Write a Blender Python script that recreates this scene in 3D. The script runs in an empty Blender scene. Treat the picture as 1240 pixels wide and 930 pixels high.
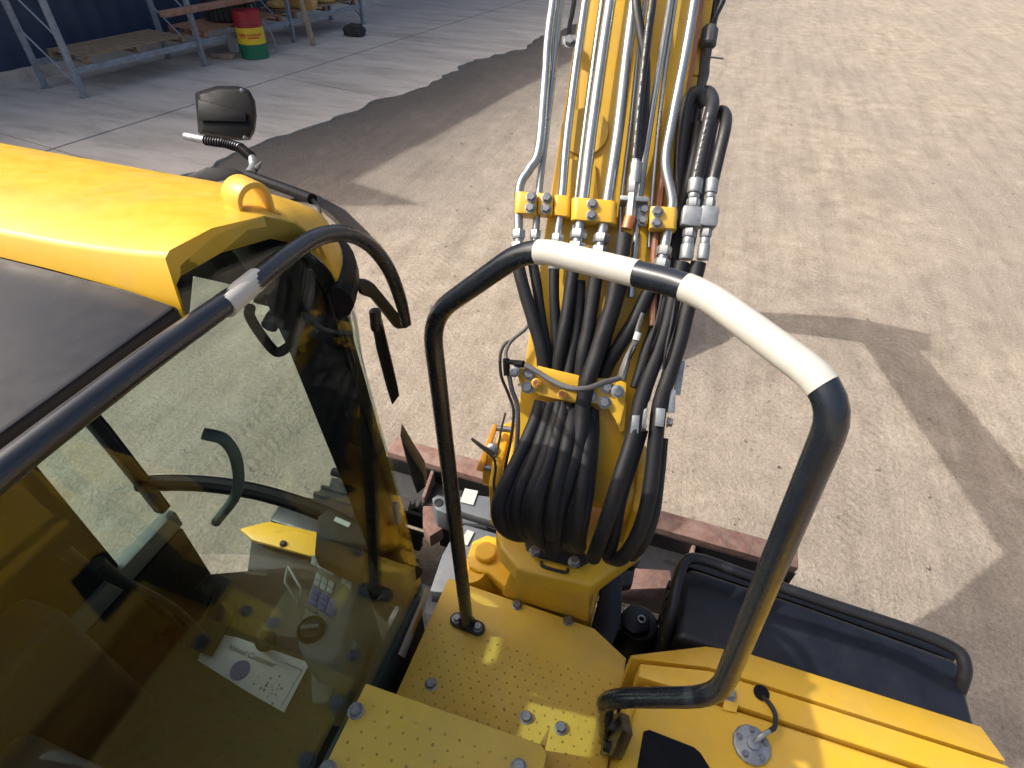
import bpy, bmesh, math, random
from mathutils import Vector, Matrix, noise
random.seed(7)
V = Vector
rad = math.radians
SC = bpy.context.scene

# ------------------------------------------------------------------ camera, sky, sun, exposure
CAM_H, FOC, PITCH, YAW, ROLL = 3.2, 690.0, 42.0, 17.0, 2.0
SUN_AZ, SUN_EL = 79.0, 47.0          # travel direction of the light, clockwise from +Y, and elevation
CR = (Matrix.Rotation(rad(YAW), 3, 'Z') @ Matrix.Rotation(rad(90 - PITCH), 3, 'X') @ Matrix.Rotation(rad(ROLL), 3, 'Z'))
CC = V((0, 0, CAM_H))
cd = bpy.data.cameras.new('camera'); cam = bpy.data.objects.new('camera', cd)
SC.collection.objects.link(cam); SC.camera = cam
cd.sensor_fit = 'HORIZONTAL'; cd.sensor_width = 36; cd.lens = FOC / 1240 * 36
cd.clip_start = .02; cd.clip_end = 3000
cam.matrix_world = Matrix.Translation(CC) @ CR.to_4x4()
w = bpy.data.worlds.new('World'); SC.world = w; w.use_nodes = True
nt = w.node_tree
sky = nt.nodes.new('ShaderNodeTexSky'); sky.sky_type = 'NISHITA'; sky.sun_disc = False
sky.sun_elevation = rad(SUN_EL); sky.sun_rotation = rad((SUN_AZ + 180) % 360)
sky.air_density = .8; sky.dust_density = 7.0; sky.ozone_density = 0.0
nt.nodes['Background'].inputs[1].default_value = .15
nt.links.new(sky.outputs[0], nt.nodes['Background'].inputs[0])
sl = bpy.data.lights.new('sun', 'SUN'); sl.energy = 2.6; sl.angle = rad(.53); sl.color = (1, .965, .91)
so = bpy.data.objects.new('sun', sl); SC.collection.objects.link(so)
sd = V((math.cos(rad(SUN_EL)) * math.sin(rad(SUN_AZ)), math.cos(rad(SUN_EL)) * math.cos(rad(SUN_AZ)), -math.sin(rad(SUN_EL))))
so.rotation_euler = sd.to_track_quat('-Z', 'Y').to_euler(); so.location = (-6, 0, 9)
SC.view_settings.view_transform = 'Standard'; SC.view_settings.look = 'None'
SC.view_settings.exposure = .66; SC.view_settings.gamma = 1

# ------------------------------------------------------------------ pixel helpers (pixel -> point on a known surface)
def ray(px, py): return CR @ V(((px - 620) / FOC, (465 - py) / FOC, -1))
def P(px, py, d): return CC + ray(px, py) * d
def hit(px, py, o, n):
    r = ray(px, py); return CC + r * ((o - CC).dot(n) / r.dot(n))
def PZ(px, py, z): return hit(px, py, V((0, 0, z)), V((0, 0, 1)))
def PX(px, py, x): return hit(px, py, V((x, 0, 0)), V((1, 0, 0)))
def PY(px, py, y): return hit(px, py, V((0, y, 0)), V((0, 1, 0)))

# ------------------------------------------------------------------ materials
def nodes(m): m.use_nodes = True; return m.node_tree
def ramp(t, src, stops):
    r = t.nodes.new('ShaderNodeValToRGB'); e = r.color_ramp.elements
    while len(e) < len(stops): e.new(.5)
    for el, (p, c) in zip(e, stops): el.position = p; el.color = (*c, 1) if len(c) == 3 else c
    t.links.new(src, r.inputs[0]); return r.outputs[0]
def tex(t, co, scale, detail=4, rough=.55, kind='ShaderNodeTexNoise'):
    n = t.nodes.new(kind); n.inputs['Scale'].default_value = scale
    if kind == 'ShaderNodeTexNoise':
        n.inputs['Detail'].default_value = detail; n.inputs['Roughness'].default_value = rough
    t.links.new(co, n.inputs['Vector']); return n.outputs[0]
def mixc(t, f, a, b, mode='MIX'):
    m = t.nodes.new('ShaderNodeMix'); m.data_type = 'RGBA'; m.blend_type = mode
    for s, v in ((m.inputs[0], f), (m.inputs[6], a), (m.inputs[7], b)):
        if hasattr(v, 'is_output'): t.links.new(v, s)
        else: s.default_value = v if not isinstance(v, tuple) else (*v[:3], 1)
    return m.outputs[2]
def math_(t, op, a, b=None, clamp=False):
    m = t.nodes.new('ShaderNodeMath'); m.operation = op; m.use_clamp = clamp
    for s, v in zip(m.inputs, (a, b)):
        if v is None: continue
        if hasattr(v, 'is_output'): t.links.new(v, s)
        else: s.default_value = v
    return m.outputs[0]
def bump(t, bsdf, h, strength=.3, dist=.005, prev=None):
    b = t.nodes.new('ShaderNodeBump'); b.inputs['Strength'].default_value = strength; b.inputs['Distance'].default_value = dist
    t.links.new(h, b.inputs['Height'])
    if prev: t.links.new(prev, b.inputs['Normal'])
    t.links.new(b.outputs[0], bsdf.inputs['Normal']); return b.outputs[0]
MAT = {}
def paint(name, col, rough=.4, metal=0, var=.12, dust=0, dustcol=(.36, .29, .2), scratch=0, scratchcol=(.3, .3, .3),
          scale=18, bumps=0, bscale=300, bdist=.001, coat=0, aniso=None, spec=.5):
    m = bpy.data.materials.new(name); t = nodes(m); b = t.nodes['Principled BSDF']
    co = t.nodes.new('ShaderNodeNewGeometry').outputs['Position']
    if aniso:
        mp = t.nodes.new('ShaderNodeMapping'); mp.inputs['Scale'].default_value = aniso; t.links.new(co, mp.inputs[0]); co = mp.outputs[0]
    n = tex(t, co, scale, 5, .6)
    lo = tuple(c * (1 - var) for c in col); hi = tuple(min(1, c * (1 + var)) for c in col)
    c = ramp(t, n, [(.3, lo), (.7, hi)])
    if dust:
        d = tex(t, co, scale * .35, 8, .7)
        f = ramp(t, d, [(.45, (0, 0, 0)), (.75, (dust,) * 3)])
        c = mixc(t, f, c, dustcol)
    if scratch:
        d = tex(t, co, scale * 4, 6, .75)
        f = ramp(t, d, [(.70 - .08 * scratch, (0, 0, 0)), (.74 - .06 * scratch, (1, 1, 1))])
        c = mixc(t, f, c, scratchcol)
    t.links.new(c, b.inputs['Base Color'])
    r = ramp(t, tex(t, co, scale * 1.7, 6, .7), [(.3, (max(rough - .1, .03),) * 3), (.7, (min(1, rough + .15),) * 3)])
    t.links.new(r, b.inputs['Roughness'])
    b.inputs['Metallic'].default_value = metal; b.inputs['Specular IOR Level'].default_value = spec
    if coat: b.inputs['Coat Weight'].default_value = coat; b.inputs['Coat Roughness'].default_value = .15
    if bumps: bump(t, b, tex(t, co, bscale, 3), bumps, bdist)
    MAT[name] = m; return m
paint('yellow_paint', (.655, .385, .024), .38, var=.05, dust=.28, scratch=.25, scratchcol=(.16, .1, .05), bumps=.08, bscale=220)
paint('deck_yellow', (.69, .45, .062), .5, var=.06, dust=.3, dustcol=(.5, .38, .17), scratch=.4, scratchcol=(.16, .11, .05), scale=14, bumps=.25, bscale=420)
paint('pin_yellow', (.74, .42, .02), .42, var=.05, dust=.12, scratch=.1, scratchcol=(.3, .18, .05))
paint('orange_paint', (.60, .26, .02), .45, var=.1, dust=.2)
paint('rail_paint', (.011, .0145, .02), .26, var=.1, dust=.05, dustcol=(.07, .068, .065), scratch=.03, scratchcol=(.2, .2, .2), coat=.3)
paint('navy_paint', (.0085, .0105, .016), .36, var=.15, dust=.25, dustcol=(.04, .041, .044), scratch=.18, scratchcol=(.09, .09, .1), scale=26, spec=.35)
paint('black_paint', (.009, .009, .0105), .42, var=.2, dust=.15, dustcol=(.05, .047, .043), scratch=.12, scratchcol=(.1, .095, .09))
paint('black_plastic', (.008, .0083, .0095), .42, var=.1, dust=.06, dustcol=(.02, .02, .02), bumps=.15, bscale=900, spec=.1)
paint('grey_paint', (.095, .11, .125), .5, var=.12, dust=.4, dustcol=(.2, .185, .165), scratch=.3, scratchcol=(.08, .07, .06))
paint('tape_white', (.47, .455, .40), .5, var=.05, dust=.25, dustcol=(.36, .33, .27), scratch=.15, scratchcol=(.2, .19, .17), bumps=.12, bscale=60, bdist=.002)
paint('pipe_zinc', (.35, .375, .37), .3, metal=.8, var=.16, dust=.3, dustcol=(.28, .27, .245), scratch=.15, scratchcol=(.24, .23, .2), scale=9, aniso=(3, .8, .8))
paint('zinc', (.27, .28, .29), .36, metal=.85, var=.3, dust=.25, dustcol=(.2, .18, .15), scale=60)
paint('galvanised', (.31, .33, .335), .42, metal=.65, var=.22, dust=.25, dustcol=(.22, .205, .18), scratch=.15, scratchcol=(.16, .15, .13), scale=40)
paint('rack_steel', (.25, .29, .33), .55, metal=.3, var=.25, dust=.35, dustcol=(.2, .17, .14), scale=12)
paint('copper', (.5, .2, .1), .45, metal=.6, var=.2, scale=60)
paint('rust', (.165, .092, .072), .85, var=.35, dust=.7, dustcol=(.27, .215, .18), scratch=.4, scratchcol=(.08, .05, .042), scale=22, bumps=.6, bscale=160, bdist=.003)
paint('rust_beam', (.27, .15, .1), .85, var=.35, dust=.5, dustcol=(.33, .25, .2), scale=8, bumps=.4, bscale=60, bdist=.004)
paint('rubber', (.02, .02, .021), .75, var=.2, dust=.5, dustcol=(.13, .115, .095), scale=10, bumps=.3, bscale=120, bdist=.003)
paint('hose_rubber', (.015, .0155, .017), .45, var=.15, dust=.15, dustcol=(.09, .085, .075), scale=30)
paint('cable_grey', (.07, .07, .073), .55, var=.15, dust=.3, dustcol=(.2, .18, .15), scale=40, bumps=.2, bscale=500)
paint('wood', (.33, .25, .165), .85, var=.3, dust=.3, dustcol=(.18, .15, .12), scale=9, bumps=.5, bscale=40, bdist=.004, aniso=(4, 4, .6))
paint('pallet_wood', (.24, .17, .10), .85, var=.3, dust=.3, dustcol=(.2, .17, .13), scale=8)
paint('pallet_red', (.30, .15, .085), .85, var=.3, dust=.3, dustcol=(.2, .17, .13), scale=8)
paint('worn_yellow', (.50, .30, .06), .6, var=.2, dust=.6, dustcol=(.33, .26, .19), scratch=.6, scratchcol=(.2, .15, .12), scale=6)
paint('drum_red', (.30, .012, .022), .38, var=.12, dust=.2, dustcol=(.25, .1, .08), scale=6)
paint('drum_yellow', (.72, .50, .015), .38, var=.06, dust=.1, scale=6)
paint('drum_green', (.008, .15, .07), .38, var=.12, dust=.15, dustcol=(.12, .16, .12), scale=6)
paint('drum_print', (.60, .10, .015), .45, var=.1)
paint('bucket_white', (.6, .6, .57), .5, var=.08, dust=.3)
paint('blue_wall', (.018, .035, .075), .5, var=.2, dust=.2, dustcol=(.06, .07, .09), scale=3)
paint('wall_grey', (.34, .35, .36), .6, var=.1, dust=.2, scale=2)
paint('sticker_white', (.46, .48, .45), .45, var=.05, dust=.25, scratch=.15, scratchcol=(.3, .42, .38), scale=50)
paint('paper_white', (.72, .74, .75), .7, var=.03, scale=20)
paint('paper_dirt', (.33, .29, .22), .9, var=.3, scale=60)
paint('print_grey', (.12, .12, .13), .7, var=.1)
paint('print_blue', (.13, .15, .38), .7, var=.1)
paint('console_grey', (.16, .175, .17), .5, var=.08, dust=.15, bumps=.15, bscale=800)
paint('button_pale', (.42, .5, .5), .4, var=.08)
paint('button_blue', (.03, .085, .33), .3, var=.1)
paint('interior_dark', (.012, .0115, .0105), .7, var=.15, dust=.15, dustcol=(.03, .027, .022), bumps=.2, bscale=500)
paint('floor_mat', (.02, .018, .014), .8, var=.25, dust=.45, dustcol=(.055, .045, .03), bumps=.3, bscale=200)
paint('seat_fabric', (.035, .036, .038), .9, var=.2, bumps=.4, bscale=700)
paint('orange_hose', (.2, .06, .022), .55, var=.25, dust=.3)
paint('primer_red', (.085, .028, .016), .7, var=.3)
paint('worn_dimple', (.46, .29, .05), .5, var=.35, scale=40)
paint('green_tie', (.05, .4, .16), .4)
paint('dark_lump', (.035, .03, .028), .9, var=.4, scale=15, bumps=.6, bscale=40, bdist=.02)
paint('decal_amber', (.5, .26, .03), .5, var=.2)
paint('seal_grey', (.12, .135, .133), .5, var=.1)
paint('mirror_glass', (.6, .62, .65), .05, metal=1, var=.02)

def sleeve_mat():
    m = bpy.data.materials.new('sleeve_fabric'); t = nodes(m); b = t.nodes['Principled BSDF']
    co = t.nodes.new('ShaderNodeNewGeometry').outputs['Position']
    c = ramp(t, tex(t, co, 14, 6, .7), [(.35, (.0052, .0056, .0072)), (.62, (.008, .0083, .0098)), (.8, (.017, .0166, .016))])
    t.links.new(c, b.inputs['Base Color']); b.inputs['Roughness'].default_value = .58
    b.inputs['Sheen Weight'].default_value = .04; b.inputs['Specular IOR Level'].default_value = .35; b.inputs['Sheen Roughness'].default_value = .45
    n1 = bump(t, b, tex(t, co, 22, 2), .3, .006)
    bump(t, b, tex(t, co, 900, 2), .35, .0008, n1)
    MAT['sleeve_fabric'] = m
sleeve_mat()
def glass_mat(name, tint, ior=1.5, haze=.0):
    m = bpy.data.materials.new(name); t = nodes(m); t.nodes.clear()
    out = t.nodes.new('ShaderNodeOutputMaterial'); mx = t.nodes.new('ShaderNodeMixShader')
    tr = t.nodes.new('ShaderNodeBsdfTransparent'); tr.inputs[0].default_value = (*tint, 1)
    gl = t.nodes.new('ShaderNodeBsdfGlossy'); gl.inputs['Roughness'].default_value = .01
    fr = t.nodes.new('ShaderNodeFresnel'); fr.inputs[0].default_value = ior
    ge = t.nodes.new('ShaderNodeNewGeometry')          # same reflectance on both faces of a pane
    iv = math_(t, 'ADD', math_(t, 'MULTIPLY', ge.outputs['Backfacing'], 1 / ior - ior), ior); t.links.new(iv, fr.inputs[0])
    t.links.new(fr.outputs[0], mx.inputs[0]); t.links.new(tr.outputs[0], mx.inputs[1]); t.links.new(gl.outputs[0], mx.inputs[2])
    last = mx.outputs[0]
    if haze:
        df = t.nodes.new('ShaderNodeBsdfDiffuse'); df.inputs[0].default_value = (.4, .38, .33, 1)
        co = t.nodes.new('ShaderNodeNewGeometry').outputs['Position']
        f = ramp(t, tex(t, co, 5, 8, .7), [(.4, (haze * .35,) * 3), (.75, (haze,) * 3)])
        m2 = t.nodes.new('ShaderNodeMixShader'); t.links.new(f, m2.inputs[0]); t.links.new(last, m2.inputs[1]); t.links.new(df.outputs[0], m2.inputs[2])
        last = m2.outputs[0]
    t.links.new(last, out.inputs[0]); MAT[name] = m
glass_mat('cab_glass', (.82, .885, .865), 1.42, .003)
glass_mat('smoke_visor', (.34, .30, .25), 1.5, .05)

def dirt_mat():
    m = bpy.data.materials.new('dirt'); t = nodes(m); b = t.nodes['Principled BSDF']
    co = t.nodes.new('ShaderNodeNewGeometry').outputs['Position']
    big = tex(t, co, .35, 6, .6); mid = tex(t, co, 3.2, 7, .65); fine = tex(t, co, 38, 5, .7); grit = tex(t, co, 130, 2, .6)
    c = ramp(t, mid, [(.28, (.262, .22, .172)), (.55, (.365, .31, .245)), (.78, (.445, .385, .308))])
    c = mixc(t, ramp(t, big, [(.42, (0, 0, 0)), (.62, (.75, .75, .75))]), c, (.29, .25, .205))
    c = mixc(t, .55, c, ramp(t, fine, [(.25, (.24, .22, .2)), (.5, (.5, .5, .5)), (.75, (.76, .76, .75))]), 'OVERLAY')
    c = mixc(t, ramp(t, grit, [(.64, (0, 0, 0)), (.72, (.75, .75, .75))]), c, (.5, .45, .38))
    c = mixc(t, ramp(t, tex(t, co, 75, 2, .5), [(.66, (0, 0, 0)), (.72, (.35, .35, .35))]), c, (.15, .12, .09))
    for ang, sx, amt in ((-9, 3.2, .45),):       # soil dragged into streaks by wheels
        mp = t.nodes.new('ShaderNodeMapping'); mp.inputs['Rotation'].default_value = (0, 0, rad(ang)); mp.inputs['Scale'].default_value = (sx, .35, 1)
        t.links.new(co, mp.inputs[0])
        c = mixc(t, amt, c, ramp(t, tex(t, mp.outputs[0], 1.3, 7, .7), [(.32, (.30, .29, .28)), (.5, (.5, .5, .5)), (.7, (.66, .66, .65))]), 'OVERLAY')
    # dark damp soil tracked along the edge of the concrete: its own shape, follows the slab line
    sp = t.nodes.new('ShaderNodeSeparateXYZ'); t.links.new(co, sp.inputs[0])
    a = math_(t, 'ADD', math_(t, 'MULTIPLY', sp.outputs[0], math.cos(rad(11))), math_(t, 'MULTIPLY', sp.outputs[1], -math.sin(rad(11))))
    a = math_(t, 'ADD', a, 7.82)                       # distance from the slab's edge
    wob = math_(t, 'MULTIPLY', math_(t, 'SUBTRACT', tex(t, co, .9, 7, .7), .5), 2.2)
    dd = math_(t, 'ADD', a, wob)
    f = ramp(t, math_(t, 'DIVIDE', dd, 4.2), [(0, (.92, .92, .92)), (.2, (.82, .82, .82)), (.5, (.5, .5, .5)), (.9, (0, 0, 0))])
    c = mixc(t, f, c, mixc(t, fine, (.06, .056, .054), (.125, .116, .107)))
    t.links.new(c, b.inputs['Base Color']); b.inputs['Roughness'].default_value = .95
    b.inputs['Specular IOR Level'].default_value = .2
    # wheel and crawler marks: rippled bars inside winding lanes
    def lane(ang, off, width, pitch, amp):
        ca, sa = math.cos(rad(ang)), math.sin(rad(ang))
        u = math_(t, 'ADD', math_(t, 'MULTIPLY', sp.outputs[0], ca), math_(t, 'MULTIPLY', sp.outputs[1], -sa))
        v = math_(t, 'ADD', math_(t, 'MULTIPLY', sp.outputs[0], sa), math_(t, 'MULTIPLY', sp.outputs[1], ca))
        u = math_(t, 'ADD', u, math_(t, 'MULTIPLY', math_(t, 'SINE', math_(t, 'MULTIPLY', v, .45)), .35))
        d = math_(t, 'ABSOLUTE', math_(t, 'SUBTRACT', u, off))
        inside = math_(t, 'SUBTRACT', 1, math_(t, 'DIVIDE', d, width), True)
        inside = math_(t, 'MINIMUM', math_(t, 'MULTIPLY', inside, 3), 1)
        s = math_(t, 'SINE', math_(t, 'ADD', math_(t, 'MULTIPLY', v, 6.283 / pitch), math_(t, 'MULTIPLY', d, 6 / width)))
        return math_(t, 'MULTIPLY', math_(t, 'MULTIPLY', inside, s), amp)
    tr = lane(8, -2.9, .16, .075, 1.0)
    for args in ((4, -2.45, .15, .075, .9), (-3, 1.9, .2, .09, 1), (-3, 3.4, .2, .09, .9), (14, 1.1, .15, .08, .7), (38, -4.6, .18, .08, 1.2), (12, -3.2, .2, .08, 1.2), (-52, 2.6, .2, .09, .8), (60, -6.5, .2, .1, .8))[:4]:
        tr = math_(t, 'ADD', tr, lane(*args))
    fade = ramp(t, tex(t, co, .8, 4, .6), [(.45, (0, 0, 0)), (.62, (1, 1, 1))])
    tr = math_(t, 'MULTIPLY', tr, fade)
    n1 = bump(t, b, mid, .55, .05)
    n2 = bump(t, b, tr, .28, .018, n1)
    n3 = bump(t, b, fine, .9, .022, n2)
    bump(t, b, grit, .7, .009, n3)
    MAT['dirt'] = m
dirt_mat()
def concrete_mat():
    m = bpy.data.materials.new('concrete'); t = nodes(m); b = t.nodes['Principled BSDF']
    co = t.nodes.new('ShaderNodeNewGeometry').outputs['Position']
    mp = t.nodes.new('ShaderNodeMapping'); mp.inputs['Rotation'].default_value = (0, 0, rad(-35)); mp.inputs['Scale'].default_value = (.5, 2.2, 1)
    t.links.new(co, mp.inputs[0])
    c = ramp(t, tex(t, mp.outputs[0], .8, 8, .65), [(.3, (.34, .31, .265)), (.52, (.48, .44, .385)), (.75, (.55, .51, .455))])
    c = mixc(t, ramp(t, tex(t, mp.outputs[0], 1.9, 9, .7), [(.5, (0, 0, 0)), (.72, (.6, .6, .6))]), c, (.21, .195, .175))
    c = mixc(t, ramp(t, tex(t, co, 3.5, 6, .7), [(.62, (0, 0, 0)), (.75, (.45, .45, .45))]), c, (.5, .49, .47))
    c = mixc(t, .3, c, ramp(t, tex(t, co, 40, 4, .7), [(.25, (.3, .3, .3)), (.75, (.7, .7, .7))]), 'OVERLAY')
    t.links.new(c, b.inputs['Base Color']); b.inputs['Roughness'].default_value = .75
    bump(t, b, tex(t, co, 30, 5, .7), .3, .006)
    MAT['concrete'] = m
concrete_mat()

# ------------------------------------------------------------------ mesh helpers
WLOC = {}
def finish(me, angle=35):
    bm = bmesh.new(); bm.from_mesh(me)
    bmesh.ops.remove_doubles(bm, verts=bm.verts, dist=1e-6)
    bmesh.ops.recalc_face_normals(bm, faces=bm.faces)
    lim = rad(angle)
    for e in bm.edges:
        e.smooth = not (len(e.link_faces) == 2 and e.calc_face_angle(0) > lim)
    for f in bm.faces: f.smooth = True
    bm.to_mesh(me); bm.free()
class MB:
    def __init__(s): s.v = []; s.f = []
    def add(s, v, f):
        k = len(s.v); s.v += [V(p) for p in v]; s.f += [tuple(i + k for i in q) for q in f]; return s
    def box(s, lo, hi, ax=None, o=None):
        pts = [(x, y, z) for x in (lo[0], hi[0]) for y in (lo[1], hi[1]) for z in (lo[2], hi[2])]
        if ax: pts = [o + ax[0] * p[0] + ax[1] * p[1] + ax[2] * p[2] for p in pts]
        return s.add(pts, [(0, 1, 3, 2), (4, 6, 7, 5), (0, 4, 5, 1), (2, 3, 7, 6), (0, 2, 6, 4), (1, 5, 7, 3)])
    def prism(s, poly, vec):
        n = len(poly); a = [V(p) for p in poly]; b = [p + V(vec) for p in a]
        return s.add(a + b, [tuple(range(n)), tuple(range(2 * n - 1, n - 1, -1))] + [(i, (i + 1) % n, n + (i + 1) % n, n + i) for i in range(n)])
    def tube(s, pts, r, seg=10, sub=6, smooth=True, cap=True, wob=0):
        pts = [V(p) for p in pts]; rr = r if isinstance(r, (list, tuple)) else [r] * len(pts)
        if smooth and len(pts) > 2:
            q = []; qr = []
            ext = [pts[0] * 2 - pts[1]] + pts + [pts[-1] * 2 - pts[-2]]
            for i in range(len(pts) - 1):
                p0, p1, p2, p3 = ext[i:i + 4]
                for k in range(sub):
                    u = k / sub
                    q.append(.5 * ((2 * p1) + (p2 - p0) * u + (2 * p0 - 5 * p1 + 4 * p2 - p3) * u * u + (3 * p1 - p0 - 3 * p2 + p3) * u ** 3))
                    qr.append(rr[i] * (1 - u) + rr[i + 1] * u)
            q.append(pts[-1]); qr.append(rr[-1]); pts, rr = q, qr
        n = len(pts); t0 = (pts[1] - pts[0]).normalized()
        nn = t0.orthogonal().normalized(); v = []; f = []
        for i in range(n):
            t = (pts[min(i + 1, n - 1)] - pts[max(i - 1, 0)]).normalized()
            nn = (nn - t * nn.dot(t)).normalized(); bb = t.cross(nn)
            for k in range(seg):
                a = 2 * math.pi * k / seg; R = rr[i]
                if wob: R *= 1 + wob * noise.noise(pts[i] * 22 + V((k * 1.3, 0, 0)))
                v.append(pts[i] + (nn * math.cos(a) + bb * math.sin(a)) * R)
        for i in range(n - 1):
            for k in range(seg):
                f.append((i * seg + k, i * seg + (k + 1) % seg, (i + 1) * seg + (k + 1) % seg, (i + 1) * seg + k))
        if cap: f += [tuple(range(seg - 1, -1, -1)), tuple((n - 1) * seg + k for k in range(seg))]
        return s.add(v, f)
    def lathe(s, prof, o, ax, seg=24):
        ax = V(ax).normalized(); a = ax.orthogonal().normalized(); b = ax.cross(a); o = V(o); v = []; f = []
        for r, h in prof:
            for k in range(seg):
                t = 2 * math.pi * k / seg; v.append(o + ax * h + (a * math.cos(t) + b * math.sin(t)) * r)
        n = len(prof)
        for i in range(n - 1):
            for k in range(seg): f.append((i * seg + k, i * seg + (k + 1) % seg, (i + 1) * seg + (k + 1) % seg, (i + 1) * seg + k))
        f += [tuple(range(seg - 1, -1, -1)), tuple((n - 1) * seg + k for k in range(seg))]
        return s.add(v, f)
    def mesh(s, name, mat, bevel=0, bseg=2, angle=35):
        c = V((0, 0, 0))
        if s.v:
            lo = V([min(p[i] for p in s.v) for i in range(3)]); hi = V([max(p[i] for p in s.v) for i in range(3)]); c = (lo + hi) / 2
        me = bpy.data.meshes.new(name); me.from_pydata([tuple(p - c) for p in s.v], [], s.f)
        if bevel:
            bm = bmesh.new(); bm.from_mesh(me); bmesh.ops.remove_doubles(bm, verts=bm.verts, dist=1e-6); bmesh.ops.recalc_face_normals(bm, faces=bm.faces)
            ed = [e for e in bm.edges if len(e.link_faces) == 2 and e.calc_face_angle(0) > rad(30)]
            bmesh.ops.bevel(bm, geom=ed, offset=bevel, segments=bseg, profile=.5, affect='EDGES', clamp_overlap=True)
            bm.to_mesh(me); bm.free()
        finish(me, angle); me.materials.append(MAT[mat]); return me, c
    def obj(s, name, mat, parent=None, bevel=0, bseg=2, angle=35, label=None):
        me, c = s.mesh(name, mat, bevel, bseg, angle); o = place(name, me, c, None, parent)
        if label: o['label'] = label
        return o
def place(name, me, loc, rot, parent, scale=None):
    o = bpy.data.objects.new(name, me); SC.collection.objects.link(o)
    o.location = loc
    if rot is not None: o.rotation_mode = 'QUATERNION'; o.rotation_quaternion = rot
    if scale: o.scale = scale if isinstance(scale, (tuple, list)) else (scale,) * 3
    WLOC[o.name] = V(loc)
    if parent:
        o.parent = parent; o.matrix_parent_inverse = Matrix.Translation(-WLOC[parent.name])
    return o
def empty(name, loc, label, cat, group=None):
    o = bpy.data.objects.new(name, None); SC.collection.objects.link(o); o.location = loc; WLOC[o.name] = V(loc)
    o.empty_display_size = .1
    return tag(o, label, cat, group)
def tag(o, label, cat, group=None):
    o['label'] = label; o['category'] = cat
    if group: o['group'] = group
    return o
def struct(o, kind='structure'): o['kind'] = kind; return o
def qz(n): return V((0, 0, 1)).rotation_difference(V(n).normalized())
# one bolt mesh per look: washer + hex head with a chamfered top, unit width across the flats
def bolt_mesh(mat):
    m = MB(); m.lathe([(.72, 0), (.72, .09), (.6, .12)], (0, 0, 0), (0, 0, 1), 18)
    hx = [(.577, .12), (.577, .56), (.49, .66), (.2, .66)]; v = []; f = []
    for r, h in hx:
        for k in range(6): v.append((r * math.cos(k * math.pi / 3 + .3), r * math.sin(k * math.pi / 3 + .3), h))
    for i in range(3):
        for k in range(6): f.append((i * 6 + k, i * 6 + (k + 1) % 6, (i + 1) * 6 + (k + 1) % 6, (i + 1) * 6 + k))
    f.append(tuple(18 + k for k in range(6))); m.add(v, f)
    me = bpy.data.meshes.new('bolt'); me.from_pydata([tuple(p) for p in m.v], [], m.f); finish(me, 30); me.materials.append(MAT[mat]); return me
BOLT = {k: bolt_mesh(k) for k in ('zinc', 'black_paint', 'galvanised')}
def bolt(loc, n, size, parent, kind='zinc'):
    q = qz(n) @ Matrix.Rotation(random.uniform(0, 6), 3, 'Z').to_quaternion()
    return place('bolt', BOLT[kind], loc, q, parent, size)

# ================================================================== SETTING
def slab_pt(u, v, z=0):      # yard axes: u across (towards the machine), v along the building
    a = rad(8.4); o = V((-8.28, 10.52, 0))
    return o + V((math.cos(a), -math.sin(a), 0)) * u + V((math.sin(a), math.cos(a), 0)) * v + V((0, 0, z))
# ground: one sheet to the horizon, finer and gently uneven near the machine
def ground():
    xs = [-900, -300, -120, -60, -40] + [-30 + i * .5 for i in range(101)] + [30, 60, 120, 300, 900]
    ys = [-900, -300, -60, -20] + [-8 + i * .5 for i in range(77)] + [45, 80, 150, 400, 1200]
    v = []; f = []
    for y in ys:
        for x in xs:
            far = abs(x) > 20 or y > 29 or y < -7
            h = 0 if far else .018 * (noise.noise((x * .6, y * .6, 0)) + .5 * noise.noise((x * 1.7, y * 1.7, 3)))
            v.append((x, y, h - .022))
    n = len(xs)
    for j in range(len(ys) - 1):
        for i in range(n - 1): f.append((j * n + i, j * n + i + 1, (j + 1) * n + i + 1, (j + 1) * n + i))
    return struct(MB().add(v, f).obj('dirt_ground', 'dirt', angle=60))
GROUND = ground()
# pebbles and clods lying on the dirt
def pebbles():
    m = MB()
    for i in range(2600):
        d = random.random() ** 1.4
        x = random.uniform(-4.5, 6); y = 1.9 + d * 11; r = random.uniform(.004, .012) * (1.8 if random.random() < .08 else 1)
        if x < -3.2 and y < 5: continue
        o = V((x, y, -.006)); q = [V((random.uniform(.6, 1) * r, 0, 0)), V((0, random.uniform(.6, 1) * r, 0)), V((0, 0, r * random.uniform(.5, .9)))]
        rot = Matrix.Rotation(random.uniform(0, 6.3), 3, 'Z')
        pts = [o + rot @ p for p in (q[0], q[1], -q[0], -q[1])] + [o + q[2], o - q[2]]
        m.add(pts, [(0, 1, 4), (1, 2, 4), (2, 3, 4), (3, 0, 4), (1, 0, 5), (2, 1, 5), (3, 2, 5), (0, 3, 5)])
    o = m.obj('pebbles', 'dirt'); struct(o, 'stuff'); tag(o, 'small pebbles and clods scattered over the bare dirt', 'pebbles')
pebbles()
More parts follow.
